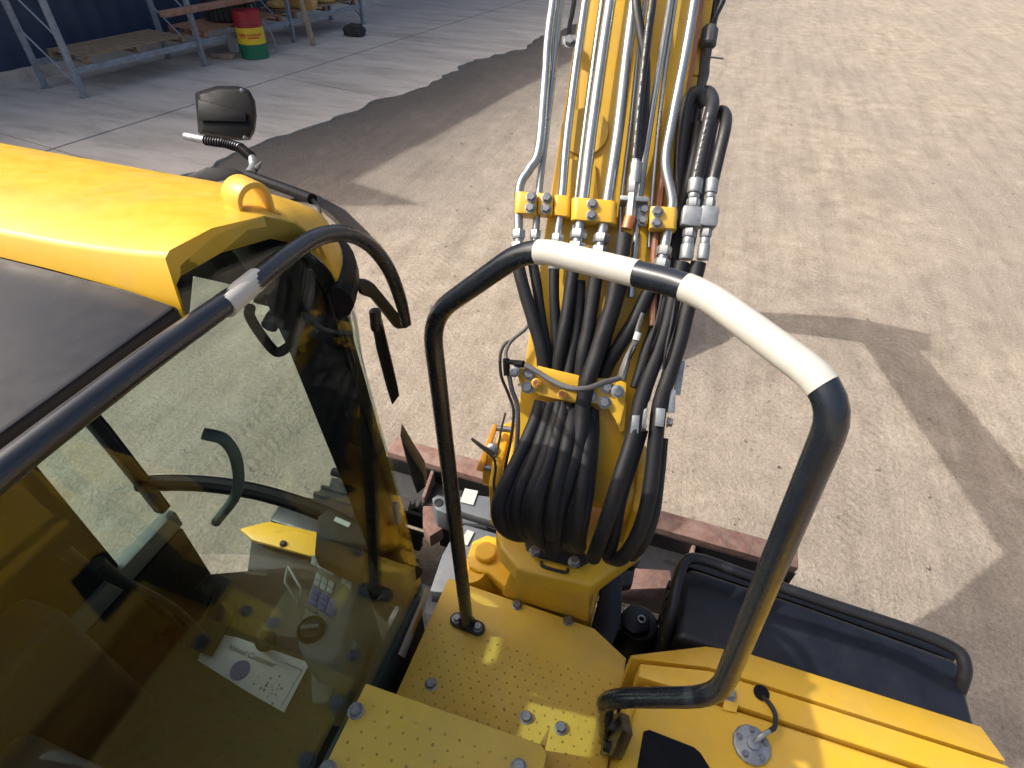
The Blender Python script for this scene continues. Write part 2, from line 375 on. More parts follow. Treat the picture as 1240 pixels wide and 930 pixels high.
# concrete yard: separate panels with open joints, ragged outer edge where soil runs over it
def yard():
    root = MB().prism([slab_pt(-14, -16, -.06), slab_pt(.4, -16, -.06), slab_pt(.4, 60, -.06), slab_pt(-14, 60, -.06)], (0, 0, .035)).obj('concrete_yard', 'concrete')
    struct(root)
    rows = [-14, -9, -4.6, 0, 4.8, 9.6, 14.4, 19.2, 26, 34, 44, 60]; g = .014
    for a, b in zip(rows[:-1], rows[1:]):
        for u0, u1 in ((-14, -9), (-9, -4.7), (-4.7, 0)):
            MB().prism([slab_pt(u0 + g, a + g, -.05), slab_pt(u1 - g, a + g, -.05), slab_pt(u1 - g, b - g, -.05), slab_pt(u0 + g, b - g, -.05)], (0, 0, .066)).obj('concrete_panel', 'concrete', root, bevel=.006, bseg=1)
        pts = [slab_pt(g, a + g, -.05)]
        def edge(v):
            e = 2.55 + .045 * v + .35 * noise.noise((v * .5, 1, 0)) + .2 * noise.noise((v * 1.9, 5, 0)) + .1 * noise.noise((v * 6, 2, 0))
            if v > 20: e += (v - 20) * .9
            return e
        k = max(8, int((b - a) * 6))
        pts += [slab_pt(edge(a + g + (b - a - 2 * g) * i / k), a + g + (b - a - 2 * g) * i / k, -.05) for i in range(k + 1)]
        pts.append(slab_pt(g, b - g, -.05))
        MB().prism(pts, (0, 0, .056)).obj('concrete_panel', 'concrete', root)
yard()
# workshop whose eave shades the yard (stands left of the picture)
def workshop():
    r = empty('workshop_building', slab_pt(-7, 20), 'long dark blue corrugated workshop standing behind the pallet rack', 'building')
    u0, u1, v0, v1, h = -12.5, -3.62, -6.7, 46, 8.75
    def wall(p, q, name):
        m = MB(); d = (q - p); L = d.length; d.normalize(); nrm = V((d.y, -d.x, 0)); n = int(L / .1); pts = []
        for i in range(n + 1):
            o = (0, .025, .025, 0)[i % 4]; pts.append(p + d * (L * i / n) + nrm * o)
        v = [x + V((0, 0, .25)) for x in pts] + [x + V((0, 0, h - .25)) for x in pts]; k = len(pts)
        m.add(v, [(i, i + 1, k + i + 1, k + i) for i in range(k - 1)]); m.obj(name, 'blue_wall', r)
    wall(slab_pt(u1, v0), slab_pt(u1, v1), 'wall'); wall(slab_pt(u0, v0), slab_pt(u1, v0), 'wall'); wall(slab_pt(u0, v1), slab_pt(u0, v0), 'wall')
    for a, b in (((u1 - .15, v0), (u1 + .02, v1)), ((u0, v0 - .02), (u1 - .15, v0 + .15))):
        MB().prism([slab_pt(a[0], a[1]), slab_pt(b[0], a[1]), slab_pt(b[0], b[1]), slab_pt(a[0], b[1])], (0, 0, .25)).obj('plinth', 'concrete', r)
    um = (u0 + u1) / 2
    pr = [slab_pt(u0 - .3, v0 - .2, h), slab_pt(um, v0 - .2, h + 1.1), slab_pt(u1 + .3, v0 - .2, h), slab_pt(u1 + .3, v0 - .2, h - .22), slab_pt(u0 - .3, v0 - .2, h - .22)]
    MB().prism(pr, slab_pt(0, v1 + .4) - slab_pt(0, v0)).obj('roof', 'wall_grey', r)
    MB().prism([slab_pt(u1 + .305, v0 - .2, h - .05), slab_pt(u1 + .305, v0 + .7, h - .05), slab_pt(u1 + .305, v0 + .1, h + 1.45)], V((-.08, 0, 0))).obj('shadow_tip_plate', 'wall_grey', r)  # pointed plate added on the eave to cast the narrow shadow tip
workshop()

# ------------------------------------------------------------------ pallet rack against the workshop
def rack():
    r = empty('pallet_rack', slab_pt(-2, 5), 'grey steel pallet rack loaded with machine parts on the concrete', 'rack')
    vs = [-2.83, -.2, 2.43, 5.06]; uf = -1.87; ub = -2.95
    for v in vs:
        for u in (uf, ub):
            MB().box((-.045, -.04, 0.016), (.045, .04, 3.0), (V((1, 0, 0)), V((0, 1, 0)), V((0, 0, 1))), slab_pt(u, v)).obj('upright', 'rack_steel', r, bevel=.006, bseg=1)
        for z0, z1 in ((.2, .95), (.95, 1.7), (1.7, 2.45)):
            MB().tube([slab_pt(uf - .05, v, z0), slab_pt(ub + .05, v, z1)], .016, 6, smooth=False).obj('brace', 'rack_steel', r)
        for u in (uf, ub):
            MB().prism([slab_pt(u - .07, v - .07, .016), slab_pt(u + .07, v - .07, .016), slab_pt(u + .07, v + .07, .016), slab_pt(u - .07, v + .07, .016)], (0, 0, .01)).obj('foot_plate', 'rack_steel', r)
    for a, b in zip(vs[:-1], vs[1:]):
        for z in (.38, 1.75):
            for u in (uf, ub):
                MB().prism([slab_pt(u - .022, a + .041, z), slab_pt(u + .022, a + .041, z), slab_pt(u + .022, a + .041, z + .1), slab_pt(u - .022, a + .041, z + .1)], slab_pt(0, b - .041) - slab_pt(0, a + .041)).obj('beam', 'rack_steel', r, bevel=.004, bseg=1)
    return vs, uf, ub
VS, UF, UB = rack()
def pallet(u, v, z, mat, label, wv=1.2, group='pallets lying on the rack beams'):
    r = empty('pallet', slab_pt(u, v, z), label, 'pallet', group)
    wu = 1.05
    def bx(u0, u1, v0, v1, z0, z1, name):
        MB().prism([slab_pt(u + u0, v + v0, z + z0), slab_pt(u + u1, v + v0, z + z0), slab_pt(u + u1, v + v1, z + z0), slab_pt(u + u0, v + v1, z + z0)], (0, 0, z1 - z0)).obj(name, mat, r, bevel=.004, bseg=1)
    for i in range(3): bx(-wu / 2, wu / 2, -wv / 2 + i * (wv - .1) / 2, -wv / 2 + .1 + i * (wv - .1) / 2, 0, .02, 'bottom_board')
    for i in range(3):
        for j in range(3): bx(-wu / 2 + j * (wu - .1) / 2, -wu / 2 + .1 + j * (wu - .1) / 2, -wv / 2 + i * (wv - .1) / 2 + .002, -wv / 2 + .098 + i * (wv - .1) / 2, .022, .1, 'block')
    for i in range(7): bx(-wu / 2 + i * (wu - .11) / 6, -wu / 2 + .11 + i * (wu - .11) / 6, -wv / 2, wv / 2, .102, .124, 'top_board')
    return z + .124
zt = pallet(-2.4, 1.1, .482, 'pallet_red', 'reddish brown wooden pallet under the black tyre behind the drum', 2.2)
zt2 = pallet(-2.4, 3.74, .482, 'pallet_wood', 'weathered grey pallet carrying the worn yellow casting with a dark hole', 2.3)
zt0 = pallet(-2.4, -1.5, .482, 'pallet_wood', 'empty weathered pallet next to the tyre bay on the rack beams', 2.1)
# loose long rusty beam lying across the front of the rack above the drum
tag(MB().prism([slab_pt(-1.82, -.9, .98), slab_pt(-1.65, -.9, .98), slab_pt(-1.65, -.9, 1.08), slab_pt(-1.82, -.9, 1.08)], slab_pt(0, 3.2, .0) - slab_pt(0, 0, 0)).obj('rusty_beam', 'rust_beam', None, bevel=.01),
    'long rusty brown beam resting across the rack front above the oil drum', 'beam')
for x in (-3.2, -.75):
    pass
def tyre(c, ax, R, r, label):
    t = empty('tyre', c, label, 'tyre')
    prof = [(R * .55, -r), (R * .86, -r * 1.05), (R * .97, -r * .85), (R, -r * .5), (R, r * .5), (R * .97, r * .85), (R * .86, r * 1.05), (R * .55, r), (R * .5, 0)]
    m = MB(); ax = V(ax).normalized(); a = ax.orthogonal().normalized(); b = ax.cross(a); seg = 40; v = []; f = []
    for rr, h in prof:
        for k in range(seg):
            q = 2 * math.pi * k / seg; v.append(c + ax * h + (a * math.cos(q) + b * math.sin(q)) * rr)
    n = len(prof)
    for i in range(n):
        for k in range(seg): f.append((i * seg + k, i * seg + (k + 1) % seg, ((i + 1) % n) * seg + (k + 1) % seg, ((i + 1) % n) * seg + k))
    m.add(v, f).obj('carcass', 'rubber', t)
    for k in range(28):
        q = 2 * math.pi * k / 28; dr = a * math.cos(q) + b * math.sin(q); tg = ax.cross(dr)
        MB().box((-.012, -r * .9, -.04), (.022, r * .9, .04), (dr, ax, tg), c + dr * R * .995).obj('tread_block', 'rubber', t)
tyre(slab_pt(-2.4, 1.25, zt + .22), (0, 0, 1), .52, .21, 'black tyre with chunky tread lying flat on the reddish pallet')
# worn yellow castings on the pallets
def casting(c, label, s, kind):
    r = empty('machine_casting', c, label, 'machine part')
    if kind == 0:
        m = MB(); prof = [(.0, .0), (.62, .0), (.70, .18), (.58, .46), (.34, .60), (.1, .66), (-.06, .40)]
        m.prism([c + V((-.2, (y - .3) * s, z * s)) for y, z in prof], V((.42, .03, 0))); m.obj('body', 'worn_yellow', r, bevel=.04, bseg=3)
        MB().lathe([(.075, 0), (.075, .02), (.055, .022), (.05, .004)], c + V((.225, .05, .36 * s)), (1, .07, 0)).obj('bore', 'dark_lump', r)
        MB().prism([c + V((.16, -.32, 0)), c + V((.5, -.3, 0)), c + V((.46, -.02, 0)), c + V((.16, 0, 0))], V((0, 0, .22))).obj('foot', 'worn_yellow', r, bevel=.03)
        for k in range(3): MB().lathe([(.03, 0), (.03, .03)], c + V((.225, -.15 + .22 * k, .12 * s)), (1, 0, 0), 12).obj('boss', 'worn_yellow', r)
    else:
        MB().lathe([(.24 * s, 0), (.34 * s, .03), (.34 * s, .1), (.26 * s, .13), (.25 * s, .32), (.16 * s, .36), (.15 * s, .44)], c, (.05, .02, 1), 26).obj('hub', 'worn_yellow', r, bevel=.008)
        MB().lathe([(.09 * s, .43), (.09 * s, .5), (.05 * s, .5)], c, (.05, .02, 1), 18).obj('shaft', 'grey_paint', r)
        for k in range(8):
            q = k * math.pi / 4; bolt(c + V((math.cos(q) * .3 * s, math.sin(q) * .3 * s, .105)), (0, 0, 1), .04, r)
casting(slab_pt(-2.15, 3.2, zt2), 'large worn yellow casting with a dark round hole on the pallet', 1.0, 0)
casting(slab_pt(-2.55, 2.85, zt2), 'stubby yellow hub tucked behind the big casting on the pallet', .8, 1)
casting(slab_pt(-2.3, 4.1, zt2), 'round yellow drive hub beside the end of the rack', 1.0, 1)
tag(MB().tube([slab_pt(-1.95, 4.3, zt2 + .06), slab_pt(-1.85, 5.7, zt2 + .08)], .06, 9, smooth=False, wob=.25).obj('timber_offcut', 'wood'), 'short round timber sticking out past the end of the rack', 'timber')
# weathered timber leaning on the rack
tag(MB().tube([PZ(379, 53, .05), PZ(379, 53, .05).lerp(slab_pt(-1.8, 2.6, 2.3), .45), slab_pt(-1.8, 2.6, 2.3)], [.068, .062, .055], 9, 7, wob=.3).obj('leaning_timber', 'wood'),
    'weathered grey timber post leaning against the front of the rack', 'timber')
# curved grey hose hanging off the pallet
tag(MB().tube([slab_pt(-1.74, 1.25, .93), slab_pt(-1.72, 1.33, .72), slab_pt(-1.6, 1.5, .4), PZ(336, 63, .03)], .017, 8).obj('hanging_hose', 'galvanised'),
    'thin pale hose hanging from the pallet down to the concrete', 'hose')
# oil drum
def drum():
    c = PZ(310, 69, .016); r = empty('oil_drum', c, 'red, yellow and green banded steel oil drum standing on concrete', 'drum')
    R = .285
    def sect(z0, z1, mat, name, rings):
        pr = [(R, z0)]
        for z in rings: pr += [(R, z - .018), (R + .009, z - .006), (R + .009, z + .006), (R, z + .018)]
        pr.append((R, z1)); m = MB(); seg = 40; v = []; f = []
        for rr, z in pr:
            for k in range(seg): q = 2 * math.pi * k / seg; v.append(c + V((rr * math.cos(q), rr * math.sin(q), z)))
        for i in range(len(pr) - 1):
            for k in range(seg): f.append((i * seg + k, i * seg + (k + 1) % seg, (i + 1) * seg + (k + 1) % seg, (i + 1) * seg + k))
        return m.add(v, f).obj(name, mat, r)
    sect(.0, .29, 'drum_green', 'lower_shell', (.02, .265)); sect(.29, .59, 'drum_yellow', 'middle_shell', (.3,)); sect(.59, .86, 'drum_red', 'upper_shell', (.62, .66))
    MB().lathe([(R - .03, .835), (R - .02, .83)], c, (0, 0, 1), 40).obj('lid', 'drum_red', r)
    MB().lathe([(R - .015, .86), (R + .008, .86), (R + .008, .872), (R - .015, .872), (R - .02, .84)], c, (0, 0, 1), 40).obj('rim', 'drum_red', r)
    MB().lathe([(.04, .83), (.04, .85)], c + V((.15, -.05, 0)), (0, 0, 1), 12).obj('bung', 'zinc', r)
    # printed red emblem and lettering blocks on the yellow band
    face = math.atan2(-c.y, -c.x)
    def decal(a0, a1, z0, z1):
        m = MB(); k = max(2, int((a1 - a0) / .05)); v = []
        for z in (z0, z1):
            for i in range(k + 1): q = face + a0 + (a1 - a0) * i / k; v.append(c + V(((R + .002) * math.cos(q), (R + .002) * math.sin(q), z)))
        return v, [(i, i + 1, k + 2 + i, k + 1 + i) for i in range(k)]
    m = MB()
    for a0, a1, z0, z1 in ((-.85, -.35, .44, .475), (-.8, -.7, .40, .44), (-.62, -.54, .40, .44), (-.46, -.38, .40, .45), (-.93, -.83, .45, .50), (-.75, -.42, .475, .49)):
        m.add(*decal(a0, a1, z0, z1))
    m.obj('emblem', 'drum_print', r)
    m = MB()
    for i in range(8): m.add(*decal(-.25 + i * .14, -.15 + i * .14, .44, .485))
    m.add(*decal(-.25, .6, .395, .425)); m.obj('lettering', 'drum_print', r)
drum()
# white pail, brown offcut, dark lump, small white cup
def pail(c, label, s=1):
    r = empty('pail', c, label, 'bucket')
    MB().lathe([(.1 * s, 0), (.13 * s, .26 * s), (.14 * s, .26 * s), (.14 * s, .28 * s), (.122 * s, .28 * s), (.095 * s, .02 * s)], c, (0, 0, 1), 22).obj('shell', 'bucket_white', r)
    MB().tube([c + V((.14 * s * math.cos(a), .14 * s * math.sin(a), .25 * s - .06 * math.sin(a / 2 * 1))) for a in [i * math.pi / 8 for i in range(9)]], .004, 6).obj('handle', 'zinc', r)
pail(PZ(284, 62, .016), 'white plastic pail standing on the concrete beside the oil drum')
tag(MB().box((-.3, -.09, 0), (.18, .09, .1), (V((1, .2, 0)).normalized(), V((-.2, 1, 0)).normalized(), V((0, 0, 1))), PZ(275, 71, .016)).obj('timber_offcut', 'wood', bevel=.01),
    'short brown timber block lying in front of the white pail', 'timber')
def lump(c, label):
    bm = bmesh.new(); bmesh.ops.create_icosphere(bm, subdivisions=3, radius=1)
    for v in bm.verts:
        k = 1 + .35 * noise.noise(v.co * 1.7); v.co = V((v.co.x * .3 * k, v.co.y * .22 * k, max(-.02, v.co.z * .2 * k + .05)))
    me = bpy.data.meshes.new('dark_lump'); bm.to_mesh(me); bm.free(); finish(me, 30); me.materials.append(MAT['dark_lump'])
    tag(place('dark_lump', me, c, None, None), label, 'scrap')
lump(PZ(431, 42, .03), 'crumpled dark lump of scrap lying alone on the concrete')

# ================================================================== EXCAVATOR
X = empty('excavator', (-.2, 0, 0), 'yellow tracked excavator with glass cab, handrails and hose covered boom on dirt', 'excavator')
DECK, STEP, COVER = 1.54, 1.75, 1.78
GX = -.478                                             # plane of the cab's right hand glass
UP = V((0, 0, 1))
# ---- boom frame: the boom is swung 7 degrees to the left and rises at 47.6 degrees
SW, BA = rad(7), rad(47.6)
L_ = V((math.cos(SW), math.sin(SW), 0)); Hh = V((-math.sin(SW), math.cos(SW), 0))
U_ = Hh * math.cos(BA) + UP * math.sin(BA); N_ = L_.cross(U_)
B0 = V((-.158, 1.178, 2.336))
def BL(l, s, n): return B0 + L_ * l + U_ * s + N_ * n
def PB(px, py, off=0): return hit(px, py, B0 + N_ * off, N_)

# ---------------------------------------------------------------- boom, arm, bucket
def boom():
    W = .152
    prof = [(-.46, -.10), (-.42, -.035), (-.34, 0), (1.65, 0), (2.95, -2.25), (2.78, -2.35), (1.46, -.33), (.9, -.38), (.3, -.36), (-.30, -.25), (-.45, -.2)]
    b = MB().prism([BL(-W, s, n) for s, n in prof], L_ * (2 * W)).obj('boom', 'yellow_paint', X, bevel=.006)
    # wider side flange seen along the right edge, with weld joints
    for i in range(9):
        MB().box((W + .003, -.1 + i * .2, -.14), (W + .024, .097 + i * .2, -.05), (L_, U_, N_), B0).obj('side_flange', 'yellow_paint', b, bevel=.004)
    # primer red strip along the right top edge
    MB().box((W - .006, -.1, .0025), (W + .004, 1.6, .006), (L_, U_, N_), B0).obj('edge_weld', 'primer_red', b)
    # doubler plates on the top face
    MB().prism([BL(-W + .004, .28, .002), BL(-.02, .28, .002), BL(-.02, .3, .002), BL(-.05, .42, .002), BL(-W + .02, .43, .002)], N_ * .008).obj('doubler_plate', 'yellow_paint', b, bevel=.002)
    MB().lathe([(.06, 0), (.06, .008)], BL(-.09, .50, .002), N_, 28).obj('weld_boss', 'yellow_paint', b)
    # foot ears with pin boss
    for sx in (-1, 1):
        c = BL(sx * (W + .004), -.40, -.14)
        MB().lathe([(.085, -.02), (.09, -.012), (.09, .012), (.085, .02)], c, L_, 28).obj('pin_boss', 'yellow_paint', b)
        MB().lathe([(.05, -.03), (.05, .03)], c + L_ * sx * .012, L_, 20).obj('pin', 'zinc', b)
    for k in range(2): bolt(BL(W + .06, -.34 - .05 * k, -.12), L_, .03, b, 'black_paint')
    # arm and bucket (the boom's own far end, in front of the machine)
    def HZ(h, z, l=0): return B0 + Hh * h + V((0, 0, z - B0.z)) + L_ * l
    MB().prism([HZ(3.45, 3.2, -.11), HZ(3.75, 3.3, -.11), HZ(3.88, 2.7, -.11), HZ(3.78, .95, -.11), HZ(3.58, .95, -.11), HZ(3.5, 2.3, -.11)], L_ * .22).obj('arm', 'yellow_paint', X, bevel=.01)
    pts = [(3.75, 1.05), (3.8, .8), (3.72, .35), (3.45, .06), (3.05, .0), (2.62, .12), (2.66, .16), (3.05, .07), (3.4, .13), (3.62, .4), (3.3, .98), (3.5, 1.12)]
    bk = MB().prism([HZ(h, z, -.30) for h, z in pts], L_ * .60).obj('bucket', 'black_paint', X)
    for sx in (-.318, .302):
        MB().prism([HZ(h, z, sx) for h, z in ((3.75, 1.05), (3.8, .8), (3.72, .35), (3.45, .05), (3.05, -.005), (2.68, .12), (2.86, .42), (3.3, .98), (3.5, 1.12))], L_ * .016).obj('side_plate', 'black_paint', bk)
    for k in range(5):
        l = -.28 + k * .14
        MB().prism([HZ(2.66, .09, l - .03), HZ(2.66, .17, l - .03), HZ(2.48, .17, l - .03)], L_ * .06).obj('tooth', 'rust', bk)
    MB().tube([HZ(.05, 1.35), HZ(.5, 2.05)], .06, 16, smooth=False).obj('boom_cylinder', 'yellow_paint', X)
    MB().tube([HZ(.5, 2.05), HZ(.95, 2.75)], .032, 14, smooth=False).obj('cylinder_rod', 'zinc', X)
    for k in range(2):                 # arm cylinder on the back of the boom
        pass
    return b
BOOM = boom()

# ---------------------------------------------------------------- steel pipes on the boom
def extend(pix, off):                      # pixel list (bottom .. top) plus a run out of the picture along the boom
    p = [PB(x, y, o if o else off) for x, y, *oo in [q for q in pix] for o in [oo[0] if oo else 0]]
    p.append(p[-1] + U_ * .75); return p
PIPES = [  # pixels from below the clamp upwards, radius, height above the boom plate
    ([(628, 300), (629, 230), (641, 205), (653, 180), (661, 90), (670, 0)], .0115, .055),
    ([(647, 300), (653, 230), (660, 170), (672, 70), (680, 0)], .0092, .034),
    ([(673, 305), (681, 233), (688, 154), (709, 0)], .0108, .038),
    ([(695, 300), (698, 236), (729, 0)], .0058, .02),
    ([(698, 300), (707, 237), (717, 154), (739, 0)], .0138, .045),
    ([(726, 305), (736, 241), (749, 154), (768, 0)], .0138, .045),
    ([(750, 300), (753, 241), (764, 150), (781, 0)], .0062, .02),
    ([(764, 360), (775, 236), (788, 143), (812, 0)], .0090, .036),
    ([(786, 300), (790, 236), (801, 120), (818, 0)], .0058, .02),
    ([(801, 320), (813, 255), (813, 235), (806, 195), (815, 140), (841, 0)], .0118, .055)]
for px, r, off in PIPES:
    pp = MB().tube(extend(px, off), r, 14, 8).obj('hydraulic_pipe', 'pipe_zinc', X)
    if r > .009:                                # swaged end with two hex nuts above the hose
        a = PB(px[0][0], px[0][1], off); d = (PB(px[1][0], px[1][1], off) - a).normalized()
        for k, (h, rr, ln) in enumerate(((.022, 1.55, .022), (-.012, 1.75, .024), (-.045, 1.45, .03))):
            MB().lathe([(r * rr * .9, 0), (r * rr, .004), (r * rr, ln - .004), (r * rr * .9, ln)], a + d * h, d, 6 if k < 2 else 14).obj('hex_nut' if k < 2 else 'ferrule', 'galvanised', pp)
# printed rubber hoses lying over the pipes, ending in a fitting
hz = MB().tube([PB(769, 196, .07), PB(774, 130, .075), PB(781, 70, .08), PB(790, 0, .085), PB(800, -90, .085)], .0105, 12).obj('rubber_hose', 'hose_rubber', X)
st = []
for i in range(13):                               # pale dashes of printed lettering along the hose
    y = 188 - i * 15; q = PB(769 + (196 - y) * .107 - 3, y, .088 + (196 - y) * .00006); st.append(q)
for i in range(0, 12):
    MB().tube([st[i], st[i] + (st[i + 1] - st[i]) * .62], .0014, 5, smooth=False).obj('printed_mark', 'sticker_white', hz)
MB().tube([PB(770, 215, .03), PB(779, 150, .045), PB(782, 80, .062), PB(776, 40, .07), PB(770, 0, .075), PB(766, -80, .075)], .0115, 12).obj('rubber_hose', 'hose_rubber', X)
MB().tube([PB(689, 47, .014), PB(690, 30, .018), PB(694, 10, .02), PB(704, -60, .02)], .006, 8).obj('rubber_hose', 'hose_rubber', X)
MB().tube([PB(790, 395, .03), PB(792, 320, .03), PB(798, 250, .022), PB(806, 190, .02), PB(815, 130, .02)], .010, 10).obj('orange_hose', 'orange_hose', X)
# hose union on the middle right
def union():
    d = U_; a = PB(763, 262, .062)
    u = MB().lathe([(.0125, -.012), (.0125, .05), (.011, .055), (.014, .06), (.014, .095), (.0115, .1), (.0115, .135)], a, (PB(769, 200, .07) - a).normalized(), 6).obj('hose_union', 'galvanised', X)
    MB().lathe([(.0115, 0), (.0128, .004), (.0128, .05)], PB(769, 222, .069), (PB(773, 180, .07) - PB(769, 222, .069)).normalized(), 16).obj('ferrule', 'galvanised', u)
    MB().lathe([(.0135, 0), (.0135, .03)], PB(759, 277, .06), (PB(763, 262, .062) - PB(759, 277, .06)).normalized(), 16).obj('copper_ring', 'copper', u)
    MB().lathe([(.0155, 0), (.0155, .005)], PB(756, 287, .06), U_, 16).obj('cable_tie', 'green_tie', u)
    v = MB().prism([PB(751, 236, .072), PB(786, 238, .072), PB(786, 244, .072), PB(751, 242, .072)], -N_ * .05).obj('bracket_lip', 'galvanised', u, bevel=.002)
    MB().prism([PB(766, 245, .05), PB(786, 246, .05), PB(784, 273, .05), PB(775, 272, .05), PB(766, 262, .05)], -N_ * .02).obj('bracket_plate', 'galvanised', u, bevel=.003)
    bolt(PB(780, 254, .05), N_, .018, u); bolt(PB(778, 267, .05), N_, .018, u)
union()
# ---------------------------------------------------------------- yellow pipe clamps
def clamp(x0, x1, y0, y1, skew, off, bolts, r=.016, thick=.03):
    a, b, c, d = PB(x0, y0, off), PB(x1, y0 + skew, off), PB(x1 - 1, y1 + skew, off), PB(x0 - 1, y1, off)
    e = (b - a); n = 14; top = []; bot = []
    def sect(p, q):
        out = []; Ln = (q - p).length; dd = (q - p).normalized()
        for k in range(7):                  # rounded left lobe, flat web, rounded right lobe
            t = math.pi / 2 * k / 6; out.append(p + dd * (r - r * math.cos(t)) + N_ * (r * math.sin(t) - r))
        for k in range(7):
            t = math.pi / 2 * (1 - k / 6); out.append(q - dd * (r - r * math.cos(t)) + N_ * (r * math.sin(t) - r))
        out += [q - N_ * (r + thick), p - N_ * (r + thick)]
        return out
    s0, s1 = sect(a, b), sect(d, c); k = len(s0)
    o = MB().add(s0 + s1, [tuple(range(k)), tuple(range(2 * k - 1, k - 1, -1))] + [(i, (i + 1) % k, k + (i + 1) % k, k + i) for i in range(k)]).obj('pipe_clamp', 'yellow_paint', X, bevel=.0015, angle=30)
    for bx, by in bolts: bolt(PB(bx, by, off + .001), N_, .0185, o)
    return o
clamp(623, 650, 231, 257, 2, .074, [(643, 239), (642, 252)])
clamp(651.5, 670, 233, 258, 2, .055, [(662, 240), (661, 253)], r=.004)
clamp(671, 691, 235, 260, 2, .054, [], r=.01)
clamp(692, 748, 238, 265, 5, .066, [(717, 247), (716, 261)], r=.018)
clamp(788, 821, 249, 275, 2, .078, [(796, 256), (795, 270)], r=.012)
# upper pipe bracket with a single bolt
ub = MB().prism([PB(680, 47, .02), PB(697, 45, .02), PB(697, 57, .02), PB(680, 58, .02)], N_ * .012).obj('pipe_bracket', 'galvanised', X, bevel=.002); bolt(PB(690, 51, .033), N_, .022, ub)
lb = MB().prism([PB(699, 350, .012), PB(709, 350, .012), PB(709, 363, .012), PB(698, 363, .012)], N_ * .012).obj('pipe_bracket', 'galvanised', X, bevel=.002); bolt(PB(705, 357, .025), N_, .014, lb)

# ---------------------------------------------------------------- sleeved hoses: from the pipes down to the bracket plate
def sleeve(pts, r=.0195, wob=.10, seg=14, sub=7):
    return MB().tube(pts, r, seg, sub, wob=wob).obj('hose_sleeve', 'sleeve_fabric', X, angle=60)
def ps(*q): return [PB(x, y, o) for x, y, o in q]
sleeve(ps((627, 322, .055), (633, 345, .055), (645, 385, .05), (655, 420, .045), (659, 448, .035)), .0165)
sleeve(ps((645, 318, .034), (650, 345, .034), (656, 390, .03), (663, 425, .028), (666, 450, .02)), .013)
sleeve(ps((671, 325, .038), (671, 360, .036), (673, 400, .03), (675, 430, .025), (674, 450, .02)), .013)
sleeve(ps((695, 322, .045), (690, 355, .045), (683, 400, .045), (677, 430, .04), (674, 455, .03)), .0155)
sleeve(ps((702, 340, .03), (700, 380, .03), (695, 415, .03), (690, 440, .03), (688, 455, .03)), .015)
sleeve(ps((723, 325, .045), (718, 360, .045), (712, 400, .045), (706, 430, .045), (703, 458, .035)), .0175)
sleeve(ps((756, 285, .06), (751, 320, .068), (741, 370, .07), (725, 420, .07), (712, 462, .072), (706, 490, .065), (700, 540, .075), (685, 590, .09), (672, 640, .07), (668, 668, .03)), .0195)
sleeve(ps((757, 330, .03), (745, 370, .035), (733, 410, .035), (727, 440, .03), (724, 465, .02)), .016)
sleeve(ps((790, 345, .035), (770, 385, .04), (752, 415, .045), (737, 440, .04), (727, 462, .028)), .0175)
# lower bundle: out of the plate, over the boom foot and curled under into the swing bracket
LOW = [
    [(655, 487, .03), (646, 515, .045), (628, 555, .075), (611, 590, .10), (603, 618, .10), (608, 642, .07), (624, 654, .03), (648, 655, -.03)],
    [(666, 489, .03), (659, 520, .05), (645, 560, .085), (629, 600, .10), (625, 630, .085), (634, 650, .04), (652, 659, -.02)],
    [(677, 490, .03), (670, 520, .06), (658, 560, .095), (645, 600, .115), (639, 632, .095), (646, 654, .04), (658, 664, -.02)],
    [(689, 492, .03), (682, 525, .05), (668, 570, .08), (655, 610, .10), (650, 640, .085), (655, 662, .04), (664, 672, -.02)],
    [(700, 496, .015), (697, 530, .03), (690, 570, .045), (684, 610, .05), (680, 640, .04), (682, 664, 0)],
    [(708, 495, .02), (706, 540, .045), (700, 585, .07), (693, 625, .08), (690, 655, .05), (694, 672, 0)],
    [(717, 497, .03), (717, 535, .05), (713, 580, .075), (707, 625, .085), (702, 655, .06), (702, 672, .0)],
    [(711, 494, .0), (711, 540, .0), (706, 590, .005), (700, 640, .0), (697, 665, -.03)],
]
for i_, j_, do in ((0, 1, -.012), (2, 3, .012), (3, 4, .035), (5, 6, .02), (4, 5, .01)):      # hoses packed between their neighbours
    A_, B_ = LOW[i_], LOW[j_]
    def at(Q, t): k = min(int(t * (len(Q) - 1)), len(Q) - 2); u = t * (len(Q) - 1) - k; return [Q[k][n] * (1 - u) + Q[k + 1][n] * u for n in range(3)]
    LOW.append([tuple((at(A_, t / 6)[n] + at(B_, t / 6)[n]) / 2 + (do if n == 2 and t not in (0, 6) else 0) for n in range(3)) for t in range(7)])
for q in LOW: sleeve(ps(*[(x, y - max(0, y - 590) * .11, o) for x, y, o in q]), .0178, wob=.07)
# the two hose pairs that run down the right side of the boom
RIGHT = [
    [(826, 318, .05), (818, 350, .05), (806, 400, .055), (790, 445, .06), (776, 485, .06), (766, 530, .07), (752, 575, .09), (738, 620, .10), (726, 655, .075), (718, 676, .03)],
    [(846, 318, .05), (838, 350, .05), (824, 410, .055), (810, 455, .06), (799, 490, .06), (794, 530, .06), (790, 570, .065), (783, 615, .07), (770, 652, .06), (752, 676, .03), (737, 674, -.03)],
    [(776, 520, .04), (764, 560, .055), (750, 605, .06), (743, 645, .04), (736, 672, 0)],
    [(800, 530, .04), (796, 575, .045), (790, 620, .05), (778, 655, .04), (764, 672, -.01)],
]
for q in RIGHT: sleeve(ps(*q), .0185, wob=.04)
sleeve(ps((846, 150, .0), (838, 200, .01), (824, 260, .01), (815, 320, .01), (800, 380, .02), (785, 420, .02), (770, 470, .03)), .0155, wob=.04)
